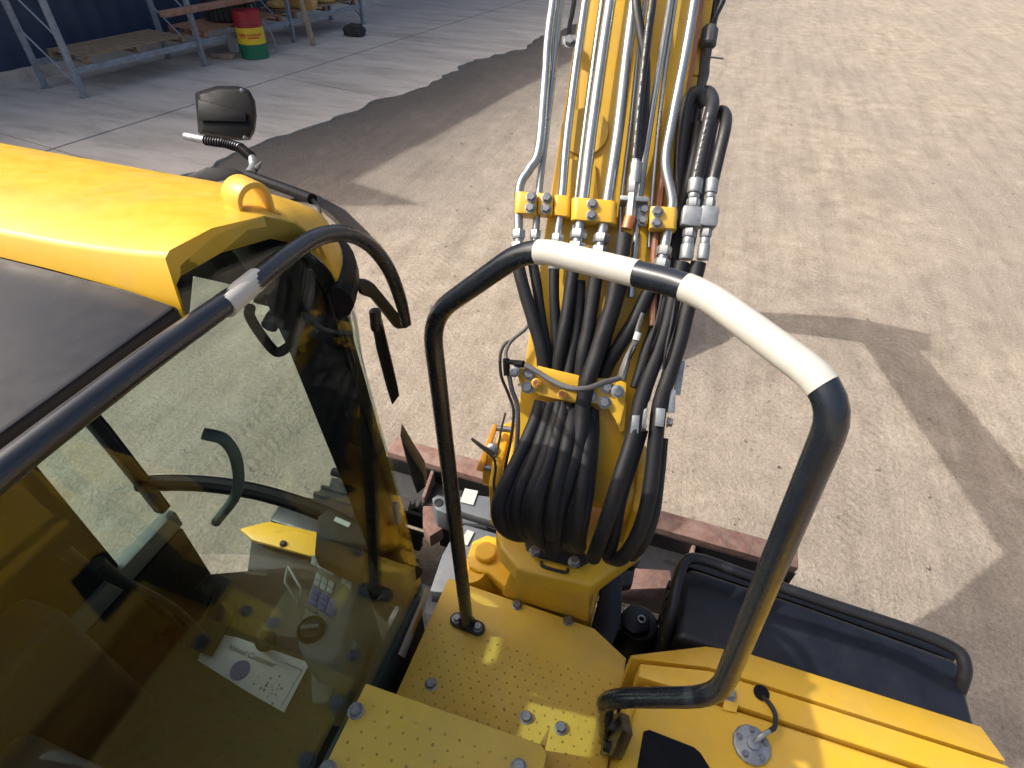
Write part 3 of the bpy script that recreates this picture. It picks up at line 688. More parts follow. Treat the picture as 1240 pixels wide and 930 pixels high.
# rubber hoses looping up out of the manifolds on the right
def rub(pts, r=.0165): return MB().tube(pts, r, 14, 8).obj('rubber_hose', 'hose_rubber', X)
h1 = rub([PB(842, 222, .06), PB(851, 180, .06), PB(859, 145, .055), PB(863, 124, .03), PB(857, 112, -.01), PB(846, 118, -.05), PB(835, 150, -.06), PB(826, 190, -.06), PB(820, 240, -.05), PB(812, 300, -.04), PB(800, 360, -.03)], .0162)
h2 = rub([PB(862, 224, .06), PB(870, 190, .06), PB(877, 160, .055), PB(879, 142, .03), PB(873, 135, -.01), PB(864, 148, -.04), PB(856, 190, -.05), PB(846, 240, -.05), PB(834, 300, -.04)], .0145)
rub([PB(855, 128, .0), PB(846, 113, .01), PB(834, 122, .01), PB(828, 160, .01), PB(824, 200, .0), PB(820, 250, -.02), PB(816, 300, -.03)], .0172)
for i in range(9):
    a = PB(844 + i * 1.95 - 3.4, 214 - i * 9.0, .0765); b = PB(844 + (i + .6) * 1.95 - 3.4, 214 - (i + .6) * 9.0, .0765)
    MB().tube([a, b], .0016, 5, smooth=False).obj('printed_mark', 'sticker_white', h1)
def manifold(xm, ym, s):
    m = MB().box((-.024 * s, -.024, -.02), (.024 * s, .024, .02), (L_, U_, N_), PB(xm, ym, .06)).obj('manifold_block', 'galvanised', X, bevel=.005)
    d = (PB(xm + 5, ym - 40, .06) - PB(xm, ym, .06)).normalized(); o = PB(xm, ym, .06)
    for h, r, ln, sg in ((.026, .016, .02, 6), (.048, .0135, .012, 16), (.06, .0175, .034, 16), (-.046, .016, .02, 6), (-.064, .0135, .016, 16), (-.1, .0165, .036, 16)):
        MB().lathe([(r * s * .92, 0), (r * s, .003), (r * s, ln - .003), (r * s * .92, ln)], o + d * h, d, sg).obj('hex_nut' if sg == 6 else 'ferrule', 'galvanised', m)
manifold(837, 264, 1.0); manifold(857, 264, .88)
# second valve and hoses near the top right
tv = MB().lathe([(.018, -.02), (.022, -.015), (.022, .02), (.016, .03)], PB(858, 47, -.03), U_, 10).obj('valve_body', 'cable_grey', X)
rub([PB(858, 40, -.03), PB(866, 20, -.03), PB(877, -5, -.03), PB(880, -40, -.03)], .0075)
rub([PB(860, 40, -.04), PB(866, 10, -.05), PB(868, -30, -.05)], .011)
MB().tube([PB(856, 58, -.04), PB(852, 85, -.06), PB(847, 120, -.06), PB(845, 150, -.07)], [.012, .016, .013, .009], 9, wob=.35).obj('valve_stem', 'cable_grey', tv)
MB().tube([PB(859, 69, -.04), PB(876, 71, -.04)], .0025, 6, smooth=False).obj('lever', 'zinc', tv)
MB().box((-.02, -.07, -.03), (.02, .05, .01), (L_, U_, N_), PB(851, 18, -.035)).obj('side_bracket', 'yellow_paint', X, bevel=.004)

# ---------------------------------------------------------------- yellow hose plate across the boom foot, with bolts, bushes and cable
def hose_plate():
    o = .05
    a = MB().prism([PB(x, y, o) for x, y in ((624, 446), (655, 444), (706, 462), (707, 465), (697, 488), (668, 482), (632, 473))], -N_ * .012).obj('hose_plate', 'yellow_paint', X, bevel=.003)
    MB().prism([PB(x, y, o + .002) for x, y in ((651, 443), (702, 455), (700, 470), (662, 459))], N_ * .02).obj('ledge', 'yellow_paint', a, bevel=.003)
    b = MB().prism([PB(x, y, o) for x, y in ((714, 457), (748, 459), (759, 464), (757, 490), (750, 520), (745, 508), (737, 496), (722, 489), (708, 487))], -N_ * .012).obj('hose_plate', 'yellow_paint', X, bevel=.003)
    for x, y in ((641, 452), (639, 469)): bolt(PB(x, y, o + .001), N_, .022, a)
    for x, y in ((735, 469), (732, 487)): bolt(PB(x, y, o + .001), N_, .022, b)
    bolt(PB(715, 480, o + .001), N_, .024, b, 'galvanised')
    for x, y in ((650, 464), (681, 478)):
        MB().lathe([(.012, 0), (.012, .014), (.0085, .016), (.0065, .004)], PB(x, y, o + .001), N_, 18).obj('bush', 'yellow_paint', a)
        MB().lathe([(.0072, .014), (.0072, .0175), (.004, .0175), (.0035, .003)], PB(x, y, o + .001), N_, 16).obj('bush_liner', 'copper', a)
    # cover below the plate: boom foot cross member
    MB().prism([PB(x, y, -.012) for x, y in ((632, 474), (760, 492), (758, 560), (738, 610), (655, 600), (640, 540))], -N_ * .03).obj('foot_plate', 'yellow_paint', X, bevel=.004)
    MB().prism([PB(x, y, .04) for x, y in ((754, 488), (759, 487), (756, 522), (751, 523))], -N_ * .05).obj('side_tab', 'yellow_paint', b, bevel=.002)
hose_plate()
def cable(pts, r=.0055, mat='cable_grey'): return MB().tube(pts, r, 9, 7).obj('cable', mat, X)
cable([PB(x, y, o) for x, y, o in ((646, 372, .02), (639, 395, .03), (620, 412, .04), (613, 425, .05), (613, 436, .06))], .0045)
cable([PB(x, y, o) for x, y, o in ((636, 442, .075), (650, 450, .085), (668, 461, .1), (690, 470, .125), (712, 470, .13), (732, 463, .11), (750, 458, .09))], .0068)
cable([PB(x, y, o) for x, y, o in ((616, 452, .06), (620, 472, .06), (626, 490, .06), (627, 515, .05), (625, 545, .03), (620, 565, 0))], .006)
cable([PB(x, y, o) for x, y, o in ((619, 413, .04), (612, 416, .04), (606, 430, .04), (607, 455, .04), (616, 478, .04), (622, 500, .04), (618, 535, .03), (612, 565, .01), (608, 590, -.02))], .004, 'hose_rubber')
tee = MB().tube([PB(613, 434, .06), PB(614, 455, .06)], .0085, 10, smooth=False).obj('cable_tee', 'black_plastic', X)
MB().tube([PB(614, 438, .06), PB(626, 439, .065)], .0065, 10, smooth=False).obj('branch', 'black_plastic', tee)
MB().tube([PB(624, 440, .066), PB(634, 441, .075)], .009, 10, smooth=False).obj('collar', 'black_plastic', tee)
cc = MB().prism([PB(617, 448, .058), PB(630, 436, .058), PB(631, 447, .058), (PB(624, 456, .058))], N_ * .012).obj('cable_clip', 'galvanised', X, bevel=.002); bolt(PB(623, 451, .071), N_, .017, cc)
# wiring connectors on the right of the boom
lo = MB().tube([PB(x, y, o) for x, y, o in ((752, 460, .08), (757, 445, .08), (763, 425, .08), (770, 412, .085), (772, 398, .08), (778, 380, .06))], [.011, .010, .006, .009, .005, .005], 10, 6, wob=.3).obj('wiring_loom', 'cable_grey', X)
MB().tube([PB(770, 412, .09), PB(773, 403, .09)], .0085, 10, smooth=False).obj('connector_cap', 'sticker_white', lo)
for k in range(4): MB().tube([PB(758 + k, 440, .07), PB(764 + k * 2, 430 - k * 3, .09), PB(768, 420, .09)], .0016, 6).obj('wire', 'hose_rubber', lo)
bolt(PB(748, 474, .065), N_, .022, lo, 'galvanised')
cable([PB(x, y, o) for x, y, o in ((806, 330, .06), (797, 380, .07), (785, 420, .08), (779, 450, .06), (776, 480, .02))], .003, 'hose_rubber')
cable([PB(x, y, o) for x, y, o in ((820, 330, .06), (815, 380, .07), (806, 425, .08), (803, 455, .06), (800, 480, .02))], .003, 'hose_rubber')
# galvanised brackets holding the right hoses
def gb(pts, off, th=.006, name='hose_bracket'): return MB().prism([PB(x, y, off) for x, y in pts], -N_ * th).obj(name, 'galvanised', X, bevel=.0015)
gb([(821, 437), (830, 437), (824, 478), (816, 478)], .05, .012)
gb([(785, 462), (793, 462), (787, 486), (779, 486)], .045, .012)
gb([(812, 470), (819, 472), (817, 500), (809, 500)], .07, .03)
k1 = gb([(766, 503), (775, 503), (773, 525), (763, 525)], .085, .03); k2 = gb([(795, 494), (806, 495), (804, 517), (793, 516)], .09, .035)
gb([(780, 496), (785, 493), (782, 515), (777, 515)], .085, .02); bolt(PB(808, 511, .07), L_, .018, k2); bolt(PB(777, 517, .08), L_, .016, k1)

# ---------------------------------------------------------------- swing bracket (casting that carries the boom)
def swing():
    z = 1.80
    pts = [PZ(x, y, z) for x, y in ((600, 640), (606, 664), (628, 690), (716, 710), (781, 662), (770, 615), (700, 585), (630, 590))]
    s = MB().prism(pts, (0, 0, -.075)).obj('swing_bracket', 'yellow_paint', X, bevel=.012, bseg=3)
    n0 = [PZ(x, y, 1.722) for x, y in ((618, 697), (714, 719), (718, 690), (630, 670))]
    a0 = V((-.265, .828, 1.535)); a1 = V((.010, .832, 1.535))
    base = [a0, a1, V((.0, 1.05, 1.535)), V((-.25, 1.05, 1.535))]
    topq = [V((-.235, .838, 1.724)), V((-.008, .845, 1.724)), V((-.01, 1.05, 1.724)), V((-.22, 1.05, 1.724))]
    MB().add(base + topq, [(3, 2, 1, 0), (4, 5, 6, 7), (0, 1, 5, 4), (1, 2, 6, 5), (2, 3, 7, 6), (3, 0, 4, 7)]).obj('neck', 'yellow_paint', s, bevel=.008)
    MB().prism([V((-.27, .86, 1.2)), V((.02, .86, 1.2)), V((.02, 1.2, 1.2)), V((-.27, 1.2, 1.2))], (0, 0, .333)).obj('king_post', 'yellow_paint', s, bevel=.02)
    cp = MB().prism([PZ(x, y, z + .006) for x, y in ((634, 655), (638, 668), (652, 676), (700, 689), (712, 683), (708, 672), (668, 662))], (0, 0, .012)).obj('cover_plate', 'black_paint', s, bevel=.002)
    for x, y in ((648, 668), (695, 681)): bolt(PZ(x, y, z + .018), UP, .024, s)
    MB().tube([PZ(655, 680, z + .004), PZ(658, 686, z + .004), PZ(684, 693, z + .004), PZ(688, 689, z + .004)], .0045, 8).obj('lifting_slot', 'black_paint', s)
    # cheek rising at the right beside the boom foot, and at the left
    for sx in (-1, 1):
        c = BL(sx * .19, -.40, -.14)
        prof = [(-.08, 1.77), (.22, 1.77), (.16, c.z + .02), (.08, c.z + .09), (-.03, c.z + .1), (-.1, c.z + .03)]
        MB().prism([V((c.x, c.y, 0)) + Hh * h + UP * zz - L_ * .014 for h, zz in prof], L_ * .028).obj('cheek', 'yellow_paint', s, bevel=.008)
        MB().lathe([(.06, 0), (.06, .025), (.045, .03)], c + L_ * sx * .014, L_ * sx, 24).obj('pin_cap', 'yellow_paint', s)
    for k in range(2):                                    # grease lines
        MB().lathe([(.012, 0), (.012, .05), (.009, .055)], PZ(672 + k * 60, 640, z), (0, -.3, 1), 14).obj('grease_fitting', 'zinc', s)
    # swing cylinder lug on the left with its pin cap
    lz = 1.56
    pl = [PZ(x, y, lz) for x, y in ((566, 672), (572, 655), (590, 647), (608, 652), (626, 672), (622, 700), (612, 712), (604, 704), (592, 694), (578, 692), (568, 686))]
    lg = MB().prism(pl, (0, 0, -.05)).obj('cylinder_lug', 'pin_yellow', X, bevel=.008, bseg=3)
    MB().prism([p - V((0, 0, .11)) for p in pl], (0, 0, -.05)).obj('lower_lug', 'pin_yellow', lg, bevel=.008)
    MB().lathe([(.034, 0), (.034, .018), (.03, .022), (.0, .022)], PZ(588, 671, lz + .001), UP, 28).obj('pin_cap', 'pin_yellow', lg)
    MB().tube([PZ(571, 690, lz - .02), PZ(575, 700, lz - .06), PZ(590, 706, lz - .1)], .05, 16).obj('cylinder_eye', 'pin_yellow', lg)
    MB().lathe([(.012, 0), (.012, .09), (.01, .095)], PZ(612, 672, 1.58), (0, .05, 1), 14).obj('lug_pin', 'sticker_white', lg)
    # small yellow valve bracket left of the boom with pins and a wire
    vb = MB().prism([PB(x, y, -.06) for x, y in ((597, 513), (602, 516), (584, 572), (576, 569))], -N_ * .02).obj('valve_bracket', 'orange_paint', X, bevel=.003)
    MB().prism([PB(x, y, -.1) for x, y in ((604, 525), (622, 520), (618, 580), (596, 590), (590, 570))], -N_ * .03).obj('bracket_body', 'pin_yellow', vb, bevel=.005)
    for a, b in (((599, 518), (622, 521)), ((581, 565), (606, 569))): MB().tube([PB(*a, -.07), PB(*b, -.07)], .0085, 12, smooth=False).obj('pin', 'zinc', vb)
    MB().lathe([(.016, 0), (.016, .03), (.01, .034)], PB(598, 543, -.075), N_, 14).obj('valve_cap', 'zinc', vb)
    cable([PB(x, y, -.03) for x, y in ((571, 531), (584, 540), (595, 548), (600, 565), (598, 585), (600, 605))], .0036, 'hose_rubber')
    cable([PB(x, y, -.02) for x, y in ((572, 533), (588, 546), (600, 552), (607, 520), (612, 500))], .003, 'hose_rubber')
swing()

# ---------------------------------------------------------------- decks
def dimples(x0, x1, y0, y1, z, dx, dy, r, inside, parent):
    m = MB(); j = 0; y = y0
    while y < y1:
        x = x0 + (dx / 2 if j % 2 else 0)
        while x < x1:
            if inside(x, y):
                jr = r * random.uniform(.85, 1.12); v = []; f = []
                for rr, h in ((1, -.0002), (.72, .0011), (.3, .0018)):
                    for k in range(8): v.append((x + jr * rr * math.cos(k * math.pi / 4), y + jr * rr * math.sin(k * math.pi / 4), z + h))
                for i in range(2):
                    for k in range(8): f.append((i * 8 + k, i * 8 + (k + 1) % 8, i * 8 + 8 + (k + 1) % 8, i * 8 + 8 + k))
                f.append(tuple(16 + k for k in range(8))); m.add(v, f)
            x += dx
        y += dy; j += 1
    o = m.obj('tread_dimples', 'worn_dimple', parent, angle=70); o['kind'] = 'stuff'; return o
def decks():
    fl = PZ(548, 703, DECK); fr = PZ(757, 800, DECK)
    poly = [V((-.44, .36, DECK)), V((-.44, .828, DECK)), V((.03, .82, DECK)), V((.135, .765, DECK)), V((.137, .25, DECK)), V((-.03, .25, DECK))]
    d = MB().prism(poly, (0, 0, -.008)).obj('deck_plate', 'deck_yellow', X, bevel=.002)
    MB().prism([V((-.435, .815, DECK - .01)), V((.03, .81, DECK - .01)), V((.03, .8, DECK - .01)), V((-.435, .805, DECK - .01))], (0, 0, -.12)).obj('front_skirt', 'deck_yellow', d)
    dimples(-.42, .12, .30, .70, DECK, .030, .0225, .0034, lambda x, y: not (abs(x + .328) < .06 and abs(y - .707) < .05) and not (x < -.02 and y < .43), d)
    for x, y in ((522, 829), (679, 882), (637, 869)): bolt(PZ(x, y, DECK), UP, .024, d)
    for x, y in ((626, 733), (688, 752)): bolt(PZ(x, y, DECK), UP, .022, d)
    s = MB().prism([V((-.464, -.55, STEP)), V((-.464, .408, STEP)), V((-.03, .42, STEP)), V((-.012, .405, STEP)), V((-.012, -.55, STEP))], (0, 0, -.012)).obj('step_plate', 'deck_yellow', X, bevel=.004)
    MB().prism([V((-.46, .4, STEP - .013)), V((-.016, .41, STEP - .013)), V((-.016, .398, STEP - .013)), V((-.46, .388, STEP - .013))], (0, 0, -.21)).obj('riser', 'deck_yellow', s)
    MB().prism([V((-.03, -.5, STEP - .013)), V((-.014, -.5, STEP - .013)), V((-.014, .397, STEP - .013)), V((-.03, .397, STEP - .013))], (0, 0, -.21)).obj('riser', 'deck_yellow', s)
    MB().prism([V((-.034, .425, DECK + .001)), V((-.022, .425, DECK + .001)), V((-.022, .47, DECK + .001))], (0, 0, .19)).obj('gusset', 'deck_yellow', s)
    dimples(-.44, -.03, -.5, .385, STEP, .036, .028, .0038, lambda x, y: True, s)
    for x, y in ((431, 861), (397, 932), (628, 930), (441, 831)):
        if (x, y) != (441, 831): bolt(PZ(x, y, STEP), UP, .026, s)
decks()
# engine hood behind, where the picture was taken from
MB().prism([V((-.47, -1.5, 1.5)), V((.98, -1.5, 1.5)), V((.98, -.552, 1.5)), V((-.47, -.552, 1.5))], (0, 0, .46)).obj('engine_hood', 'yellow_paint', X, bevel=.04, bseg=3)
MB().prism([V((-1.4, -1.7, .75)), V((.98, -1.7, .75)), V((.98, -.6, .75)), V((-1.4, -.6, .75))], (0, 0, .745)).obj('counterweight', 'navy_paint', X, bevel=.05, bseg=3)
MB().prism([V((-1.38, -.6, 1.02)), V((.95, -.6, 1.02)), V((.95, .62, 1.02)), V((.12, .78, 1.02)), V((-.3, .78, 1.02)), V((-1.38, .6, 1.02))], (0, 0, .16)).obj('revolving_frame', 'black_paint', X, bevel=.01)
MB().lathe([(.55, .72), (.55, 1.02)], V((-.2, -.1, 0)), UP, 40).obj('slew_ring', 'black_paint', X)

MB().prism([V((-.44, -1.46, 1.962)), V((.94, -1.46, 1.962)), V((.94, -.6, 1.962)), V((-.44, -.6, 1.962))], (0, 0, .006)).obj('added_hood_mat', 'black_plastic', X, bevel=.002)  # black sheet added out of view to cut the hood's yellow reflection in the glass
MB().prism([V((-.455, -.54, STEP + .002)), V((-.02, -.54, STEP + .002)), V((-.02, -.02, STEP + .002)), V((-.455, -.02, STEP + .002))], (0, 0, .004)).obj('step_grip_mat', 'black_plastic', X, bevel=.001)
# ---------------------------------------------------------------- right hand side cover
def cover():
    z = COVER
    def q(x, y, zz=z): return PZ(x, y, zz)
    x1 = .95
    lid = [V((.165, .612, z)), V((.34, .622, z)), V((.55, .627, z)), V((x1, .63, z)), V((x1, -.5, z)), V((.135, -.5, z)), V((.135, .42, z))]
    c = MB().prism(lid, (0, 0, -.05)).obj('side_cover', 'yellow_paint', X, bevel=.012, bseg=3)
    MB().prism([V((.14, .61, z - .055)), V((x1 - .003, .628, z - .055)), V((x1 - .003, -.49, z - .055)), V((.14, -.49, z - .055))], (0, 0, -.5)).obj('side_panel', 'yellow_paint', c, bevel=.004)
    # front strip and sloping nose
    st = MB().prism([V((.15, .622, z - .002)), V((.335, .632, z - .002)), V((x1, .641, z - .002)), V((x1, .70, z - .002)), V((.31, .692, z - .002)), V((.15, .655, z - .002))], (0, 0, -.09)).obj('front_strip', 'yellow_paint', c, bevel=.004)
    a = [V((.13, .665, z - .012)), V((.31, .702, z - .006)), V((x1, .71, z - .006))]
    b = [V((.13, .70, z - .075)), V((.31, .775, z - .05)), V((.40, .795, z - .055)), V((x1, .80, z - .06))]
    a4 = [a[0], a[1], V((.40, .703, z - .006)), a[2]]
    low = [p - V((0, 0, .15)) for p in b]; lowa = [p - V((0, 0, .19)) for p in a4]
    v = a4 + b + low + lowa
    f = [(i, i + 1, 5 + i, 4 + i) for i in range(3)] + [(4 + i, 5 + i, 9 + i, 8 + i) for i in range(3)] + [(8 + i, 9 + i, 13 + i, 12 + i) for i in range(3)] + [(12 + i, 13 + i, i + 1, i) for i in range(3)] + [(0, 4, 8, 12), (3, 15, 11, 7)]
    MB().add(v, f).obj('nose_panel', 'yellow_paint', c, bevel=.004)
    # hinge tab with bolt
    MB().prism([q(877, 848, z), q(894, 853, z), q(891, 864, z), q(874, 860, z)], (0, 0, .006)).obj('hinge_tab', 'yellow_paint', c, bevel=.002)
    bolt(q(881, 840, z), UP, .026, c, 'galvanised')
    # anti slip pad
    MB().prism([q(x, y, z + .0005) for x, y in ((779, 886), (786, 884), (840, 905), (848, 912), (875, 955), (868, 1010), (758, 1010))], (0, 0, .003)).obj('grip_pad', 'black_plastic', c, bevel=.001)
    # fuel sender cap
    o = q(909, 903, z)
    cap = MB().lathe([(.040, 0), (.041, .003), (.041, .008), (.037, .011), (.013, .012), (.013, .02), (.0, .02)], o, UP, 12).obj('fuel_sender', 'galvanised', c, bevel=.0008)
    for k in range(5): bolt(o + V((.029 * math.cos(k * 1.256 + .4), .029 * math.sin(k * 1.256 + .4), .011)), UP, .011, c)
    MB().tube([o + V((.003, .004, .018)), o + V((.012, .014, .03)), o + V((.03, .03, .034))], .0055, 10).obj('sender_stem', 'galvanised', c)
    MB().tube([o + V((.03, .03, .034)), o + V((.042, .045, .03)), o + V((.045, .075, .022)), o + V((.035, .1, .012)), o + V((.02, .12, -.01)), o + V((.01, .13, -.04))], .0055, 10).obj('sender_cable', 'hose_rubber', c)
    MB().lathe([(.018, .0005), (.018, .0025), (.012, .003), (.0, .003)], V(o + V((.022, .122, 0))), UP, 18).obj('grommet', 'black_plastic', c)
cover()
# ---------------------------------------------------------------- navy step box in front of the cover, with its guard bar
def tool_box():
    z = 1.66; x1 = .98
    pts = [V((.245, .806, z)), V((.238, 1.0, z)), V((.262, 1.045, z)), V((.6, 1.03, z)), V((x1, 1.0, z)), V((x1, .806, z))]
    t = MB().prism(pts, (0, 0, -.55)).obj('step_box', 'navy_paint', X, bevel=.03, bseg=4)
    bar = [V((.232, .80, 1.50)), V((.225, .86, 1.64)), V((.224, .95, 1.705)), V((.235, 1.01, 1.715)), V((.275, 1.035, 1.718)), V((.40, 1.026, 1.72)), V((.62, 1.012, 1.72)), V((.9, .995, 1.72)), V((.96, .96, 1.70)), V((.965, .9, 1.62))]
    MB().tube(bar, .0165, 14, 7).obj('guard_bar', 'black_paint', t)
    MB().prism([V((.235, 1.052, z - .02)), V((.262, 1.075, z - .02)), V((.6, 1.06, z - .02)), V((x1, 1.03, z - .02)), V((x1, 1.006, z - .02)), V((.6, 1.036, z - .02)), V((.265, 1.051, z - .02))], (0, 0, -.4)).obj('front_skin', 'black_paint', t, bevel=.004)
    for k in range(6):
        MB().box((-.014, -.018, -.05), (.012, .018, .03), None, None).obj if False else None
        MB().prism([V((.214, .82 + k * .034, 1.60)), V((.236, .82 + k * .034, 1.60)), V((.236, .846 + k * .034, 1.60)), V((.214, .846 + k * .034, 1.60))], (0, 0, -.09)).obj('hinge_knuckle', 'black_paint', t, bevel=.004)
    # black motor and navy swing frame between the bracket and the box
    m = MB().lathe([(.062, 0), (.066, .01), (.066, .19), (.06, .2)], V((.175, 1.0, 1.12)), UP, 26).obj('swing_motor', 'black_paint', X, bevel=.004)
    MB().prism([V((.11, .95, 1.322)), V((.16, .93, 1.322)), V((.21, .96, 1.322)), V((.2, 1.02, 1.322)), V((.13, 1.03, 1.322))], (0, 0, .045)).obj('port_block', 'navy_paint', m, bevel=.008)
    MB().lathe([(.014, 0), (.014, .006), (.008, .007), (.007, .0)], V((.175, .985, 1.368)), UP, 16).obj('port_plug', 'zinc', m)
    MB().tube([V((.12, .96, 1.34)), V((.1, .93, 1.34)), V((.085, .88, 1.3)), V((.08, .84, 1.2))], [.012, .012, .009, .009], 12).obj('hose_end', 'zinc', m)
    MB().prism([V((.02, .84, 1.46)), V((.09, .80, 1.46)), V((.11, .9, 1.46)), V((.075, 1.12, 1.46)), V((.03, 1.14, 1.46))], (0, 0, -.4)).obj('frame_plate', 'navy_paint', X, bevel=.006)
    MB().lathe([(.045, 0), (.05, .01), (.05, .04), (.038, .05), (.03, .03)], V((.10, 1.32, 1.16)), (0, 0, 1), 24).obj('frame_pin', 'black_paint', X)
    MB().prism([V((.02, 1.15, 1.12)), V((.14, 1.22, 1.12)), V((.14, 1.38, 1.12)), V((.05, 1.4, 1.12))], (0, 0, .05)).obj('frame_lug', 'black_paint', X, bevel=.01)
tool_box()

# ---------------------------------------------------------------- handrails
def rail(pts, r, name='handrail', sub=8): return MB().tube(pts, r, 18, sub).obj(name, 'rail_paint', X, angle=60)
def fillet(pts, rads, n=6):
    out = [pts[0]]
    for i in range(1, len(pts) - 1):
        a, b, c = pts[i - 1], pts[i], pts[i + 1]; R = rads[i - 1]
        d0 = (a - b); d1 = (c - b); k = min(R, d0.length * .48, d1.length * .48)
        p, q = b + d0.normalized() * k, b + d1.normalized() * k
        for j in range(n + 1):
            t = j / n; out.append(p * (1 - t) ** 2 + b * 2 * t * (1 - t) + q * t * t)
    out.append(pts[-1]); return out
def big_rail():
    r = .0183
    c = [V((-.328, .707, DECK + .01)), P(521, 383, 1.07), P(640, 299, .875), P(846, 350, .735), P(1022, 480, .60), P(870, 844, .985), P(733, 845, 1.12), PX(731, 893, .108)]
    path = fillet(c, [.07, .055, .05, .055, .06, .06])
    # dense straight runs
    dense = []
    for a, b in zip(path[:-1], path[1:]):
        n = max(1, int((b - a).length / .012))
        for k in range(n): dense.append(a.lerp(b, k / n))
    dense.append(path[-1])
    h = MB().tube(dense, r, 20, smooth=False).obj('handrail', 'rail_paint', X, angle=60)
    def band(px0, px1):
        def near(px): return min(range(len(dense)), key=lambda k: (proj(dense[k])[0] - px[0]) ** 2 + (proj(dense[k])[1] - px[1]) ** 2)
        k0, k1 = near(px0), near(px1)
        return MB().tube(dense[k0:k1 + 1], r + .0008, 24, smooth=False, wob=.012).obj('reflective_tape', 'tape_white', h, angle=60)
    band((652, 308), (772, 335)); band((830, 352), (995, 470))
    # base flange with two bolts
    o = V((-.328, .707, DECK + .001)); d = (PZ(584, 765, DECK) - PZ(553, 752, DECK)).normalized(); e = UP.cross(d)
    hx = .034; ring = []
    for k in range(9): t = -math.pi / 2 + math.pi * k / 8; ring.append(o + d * (hx + .021 * math.cos(t)) + e * .021 * math.sin(t))
    for k in range(9): t = math.pi / 2 + math.pi * k / 8; ring.append(o + d * (-hx + .021 * math.cos(t)) + e * .021 * math.sin(t))
    fl = MB().prism(ring, (0, 0, .012)).obj('base_flange', 'black_paint', h, bevel=.002)
    for s in (-1, 1): bolt(o + d * s * hx + UP * .012, UP, .02, h)
    MB().lathe([(.026, .012), (.0185, .022)], o, UP, 24).obj('weld_collar', 'black_paint', h)
    # right foot bracket on the side of the cover
    b0 = c[-1]
    MB().prism([PX(x, y, .112) for x, y in ((722, 875), (730, 868), (750, 862), (753, 884), (740, 916), (726, 913))], V((.022, 0, 0))).obj('foot_bracket', 'black_paint', h, bevel=.003)
    for x, y in ((738, 905), (745, 880)): bolt(PX(x, y, .112), V((-1, 0, 0)), .02, h, 'black_paint')
def proj(p):
    q = CR.transposed() @ (p - CC); return (620 + FOC * q.x / -q.z, 465 - FOC * q.y / -q.z)
big_rail()

